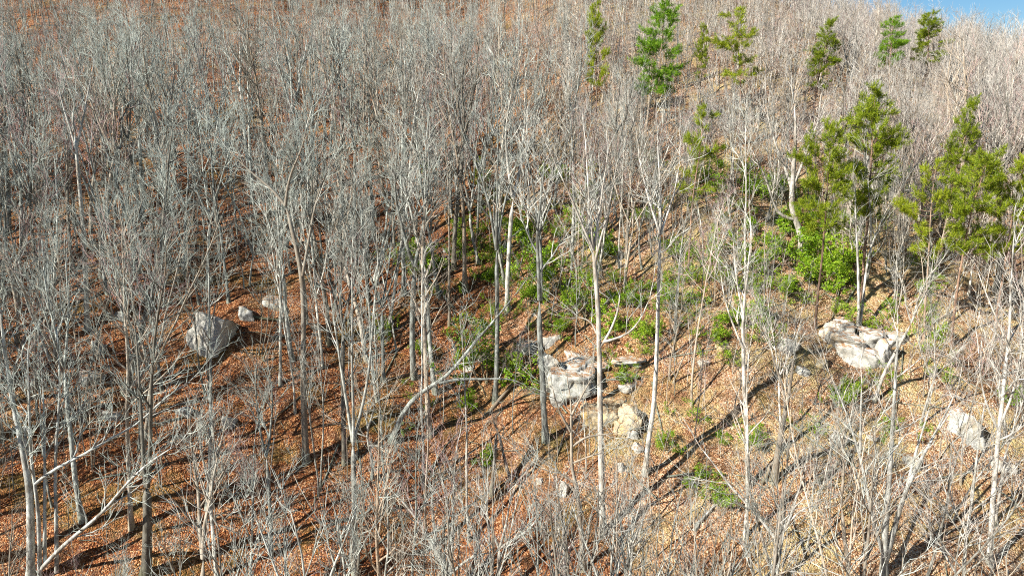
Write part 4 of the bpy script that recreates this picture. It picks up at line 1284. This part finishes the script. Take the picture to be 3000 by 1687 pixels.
for i in range(8):
    L = sapling(900 + i, (3.0, 4.5, 6.0, 8.0, 5.0, 7.0, 3.5, 9.0)[i])
    SAP.append([tube_mesh('sapling', [(L[0], 5, True)], 'bark'), tube_mesh('sapling', [(L[2], 3, True), (L[3], 3, True), (L[4], 3, True)], ('twig', 'twig_brown', 'twig_red', 'twig')[i % 4], False)])
    if i in (1, 4):
        g = np.random.RandomState(i)
        P = np.array([b[0][-1] for b in L[3]] + [b[0][1] for b in L[3]])
        V, F = leaf_quads(g, P, g.normal(0, 0.5, P.shape) + np.array((0, 0, -0.6)), 0.13, 0.035)
        SAP[-1].append(mesh_from('sapling_leaves', V, F, 'hanging_leaves'))
W_SAP = [3, 0.5, 3, 2.5, 0.5, 2, 3, 2.5]
pts = []
while len(pts) < 2900:
    y = math.sqrt(rng.uniform(28 ** 2, 150 ** 2)); x = rng.uniform(-0.85, 0.85) * y
    z = gz(x, y)
    px, py, d = proj(x, y, z)
    dn = 0.40
    if px > 1700 and py > 1000: dn = 1.0
    elif px > 1550 and py < 900: dn = 0.9
    elif px > 1900: dn = 0.7
    elif py > 1450 and px < 800: dn = 0.15
    elif py > 1350 and 1050 < px < 1600: dn = 0.12
    elif py > 1500: dn = 0.6
    elif 450 < px < 1500 and 950 < py < 1550: dn = 0.14
    if rng.random() > dn or not free(x, y, 0.7): continue
    pts.append((x, y, z, rng.uniform(0, 6.28), rng.uniform(0.6, 1.15), rng.choices(range(8), W_SAP)[0]))
scatter('undergrowth', 'thin bare saplings and brush between the trees', 'undergrowth', SAP, pts)

# loose low greenery between the laurels
pts = []
while len(pts) < 260:
    px, py = rng.uniform(1100, 2750), rng.uniform(480, 1320)
    c = mnoise.noise(Vector((px * 0.006, py * 0.009, 3.0)))
    wgt = 0.12 if py > 1000 else (1.0 if px > 1350 else 0.35)
    if rng.random() > max(0.04, c * 1.6 + 0.25) * wgt: continue
    x, y, z = hit(px, py)
    pts.append((x, y, z, rng.uniform(0, 6.28), rng.uniform(0.35, 0.95), rng.randrange(3)))
scatter('low_greenery', 'loose low evergreen growth between the trunks', 'greenery', [(q['stems'], q['foliage']) for q in LAUREL_LOOSE], pts)

# fallen leaves on the ground
g = np.random.RandomState(5)
n = 190000
ly = np.sqrt(g.uniform(30 ** 2, 88 ** 2, n)); lx = g.uniform(-0.80, 0.80, n) * ly
cl = np.sin(0.9 * lx + 0.5 * ly) * np.sin(0.8 * ly - 0.6 * lx + 1) + 0.8 * np.sin(2.3 * lx - 1.1 * ly) * np.sin(1.9 * ly + 0.7 * lx)
ok = cl + g.uniform(-1.2, 1.2, n) > -0.25
lx, ly = lx[ok], ly[ok]; n = len(lx)
lz = ground(lx, ly)
e = 0.3
nx_, ny_ = -(ground(lx + e, ly) - lz) / e, -(ground(lx, ly + e) - lz) / e
up = np.stack((nx_, ny_, np.ones(n)), axis=1); up /= np.linalg.norm(up, axis=1, keepdims=True)
dv = g.normal(0, 1, (n, 3)); dv -= up * np.sum(dv * up, axis=1, keepdims=True) * 0.92
V, F = leaf_quads(g, np.stack((lx, ly, lz), axis=1) + up * g.uniform(0.01, 0.07, (n, 1)), dv, 0.12, 0.042)
tag(add('fallen_leaves', mesh_from('fallen_leaves', V, F, 'dead_leaves')), 'dry rust and tan leaves scattered over the slope', 'leaves', None, 'stuff')

# dead sticks on the ground
br = []
rs = random.Random(77)
for _ in range(2200):
    y = math.sqrt(rs.uniform(32 ** 2, 95 ** 2)); x = rs.uniform(-0.78, 0.78) * y
    a = rs.uniform(0, 6.28); l = rs.uniform(0.6, 3.0) if rs.random() < 0.93 else rs.uniform(4, 9)
    r0 = rs.uniform(0.010, 0.03) * (1 if l < 4 else 3.0)
    P = []
    for i in range(4):
        t = i / 3
        qx, qy = x + math.cos(a) * l * t + rs.gauss(0, 0.06), y + math.sin(a) * l * t + rs.gauss(0, 0.06)
        P.append((qx, qy, gz(qx, qy) + 0.04 + rs.uniform(0, 0.12)))
    br.append((P, [r0, r0 * 0.85, r0 * 0.6, r0 * 0.3]))
tag(add('fallen_sticks', tube_mesh('fallen_sticks', [(br, 4, True)], 'bark', False)), 'dead sticks strewn among the fallen leaves', 'sticks', None, 'stuff')

tris = sum(len(m.loops) - 2 * len(m.polygons) for m in bpy.data.meshes)
print('unique triangles', tris, 'objects', len(SC.objects))
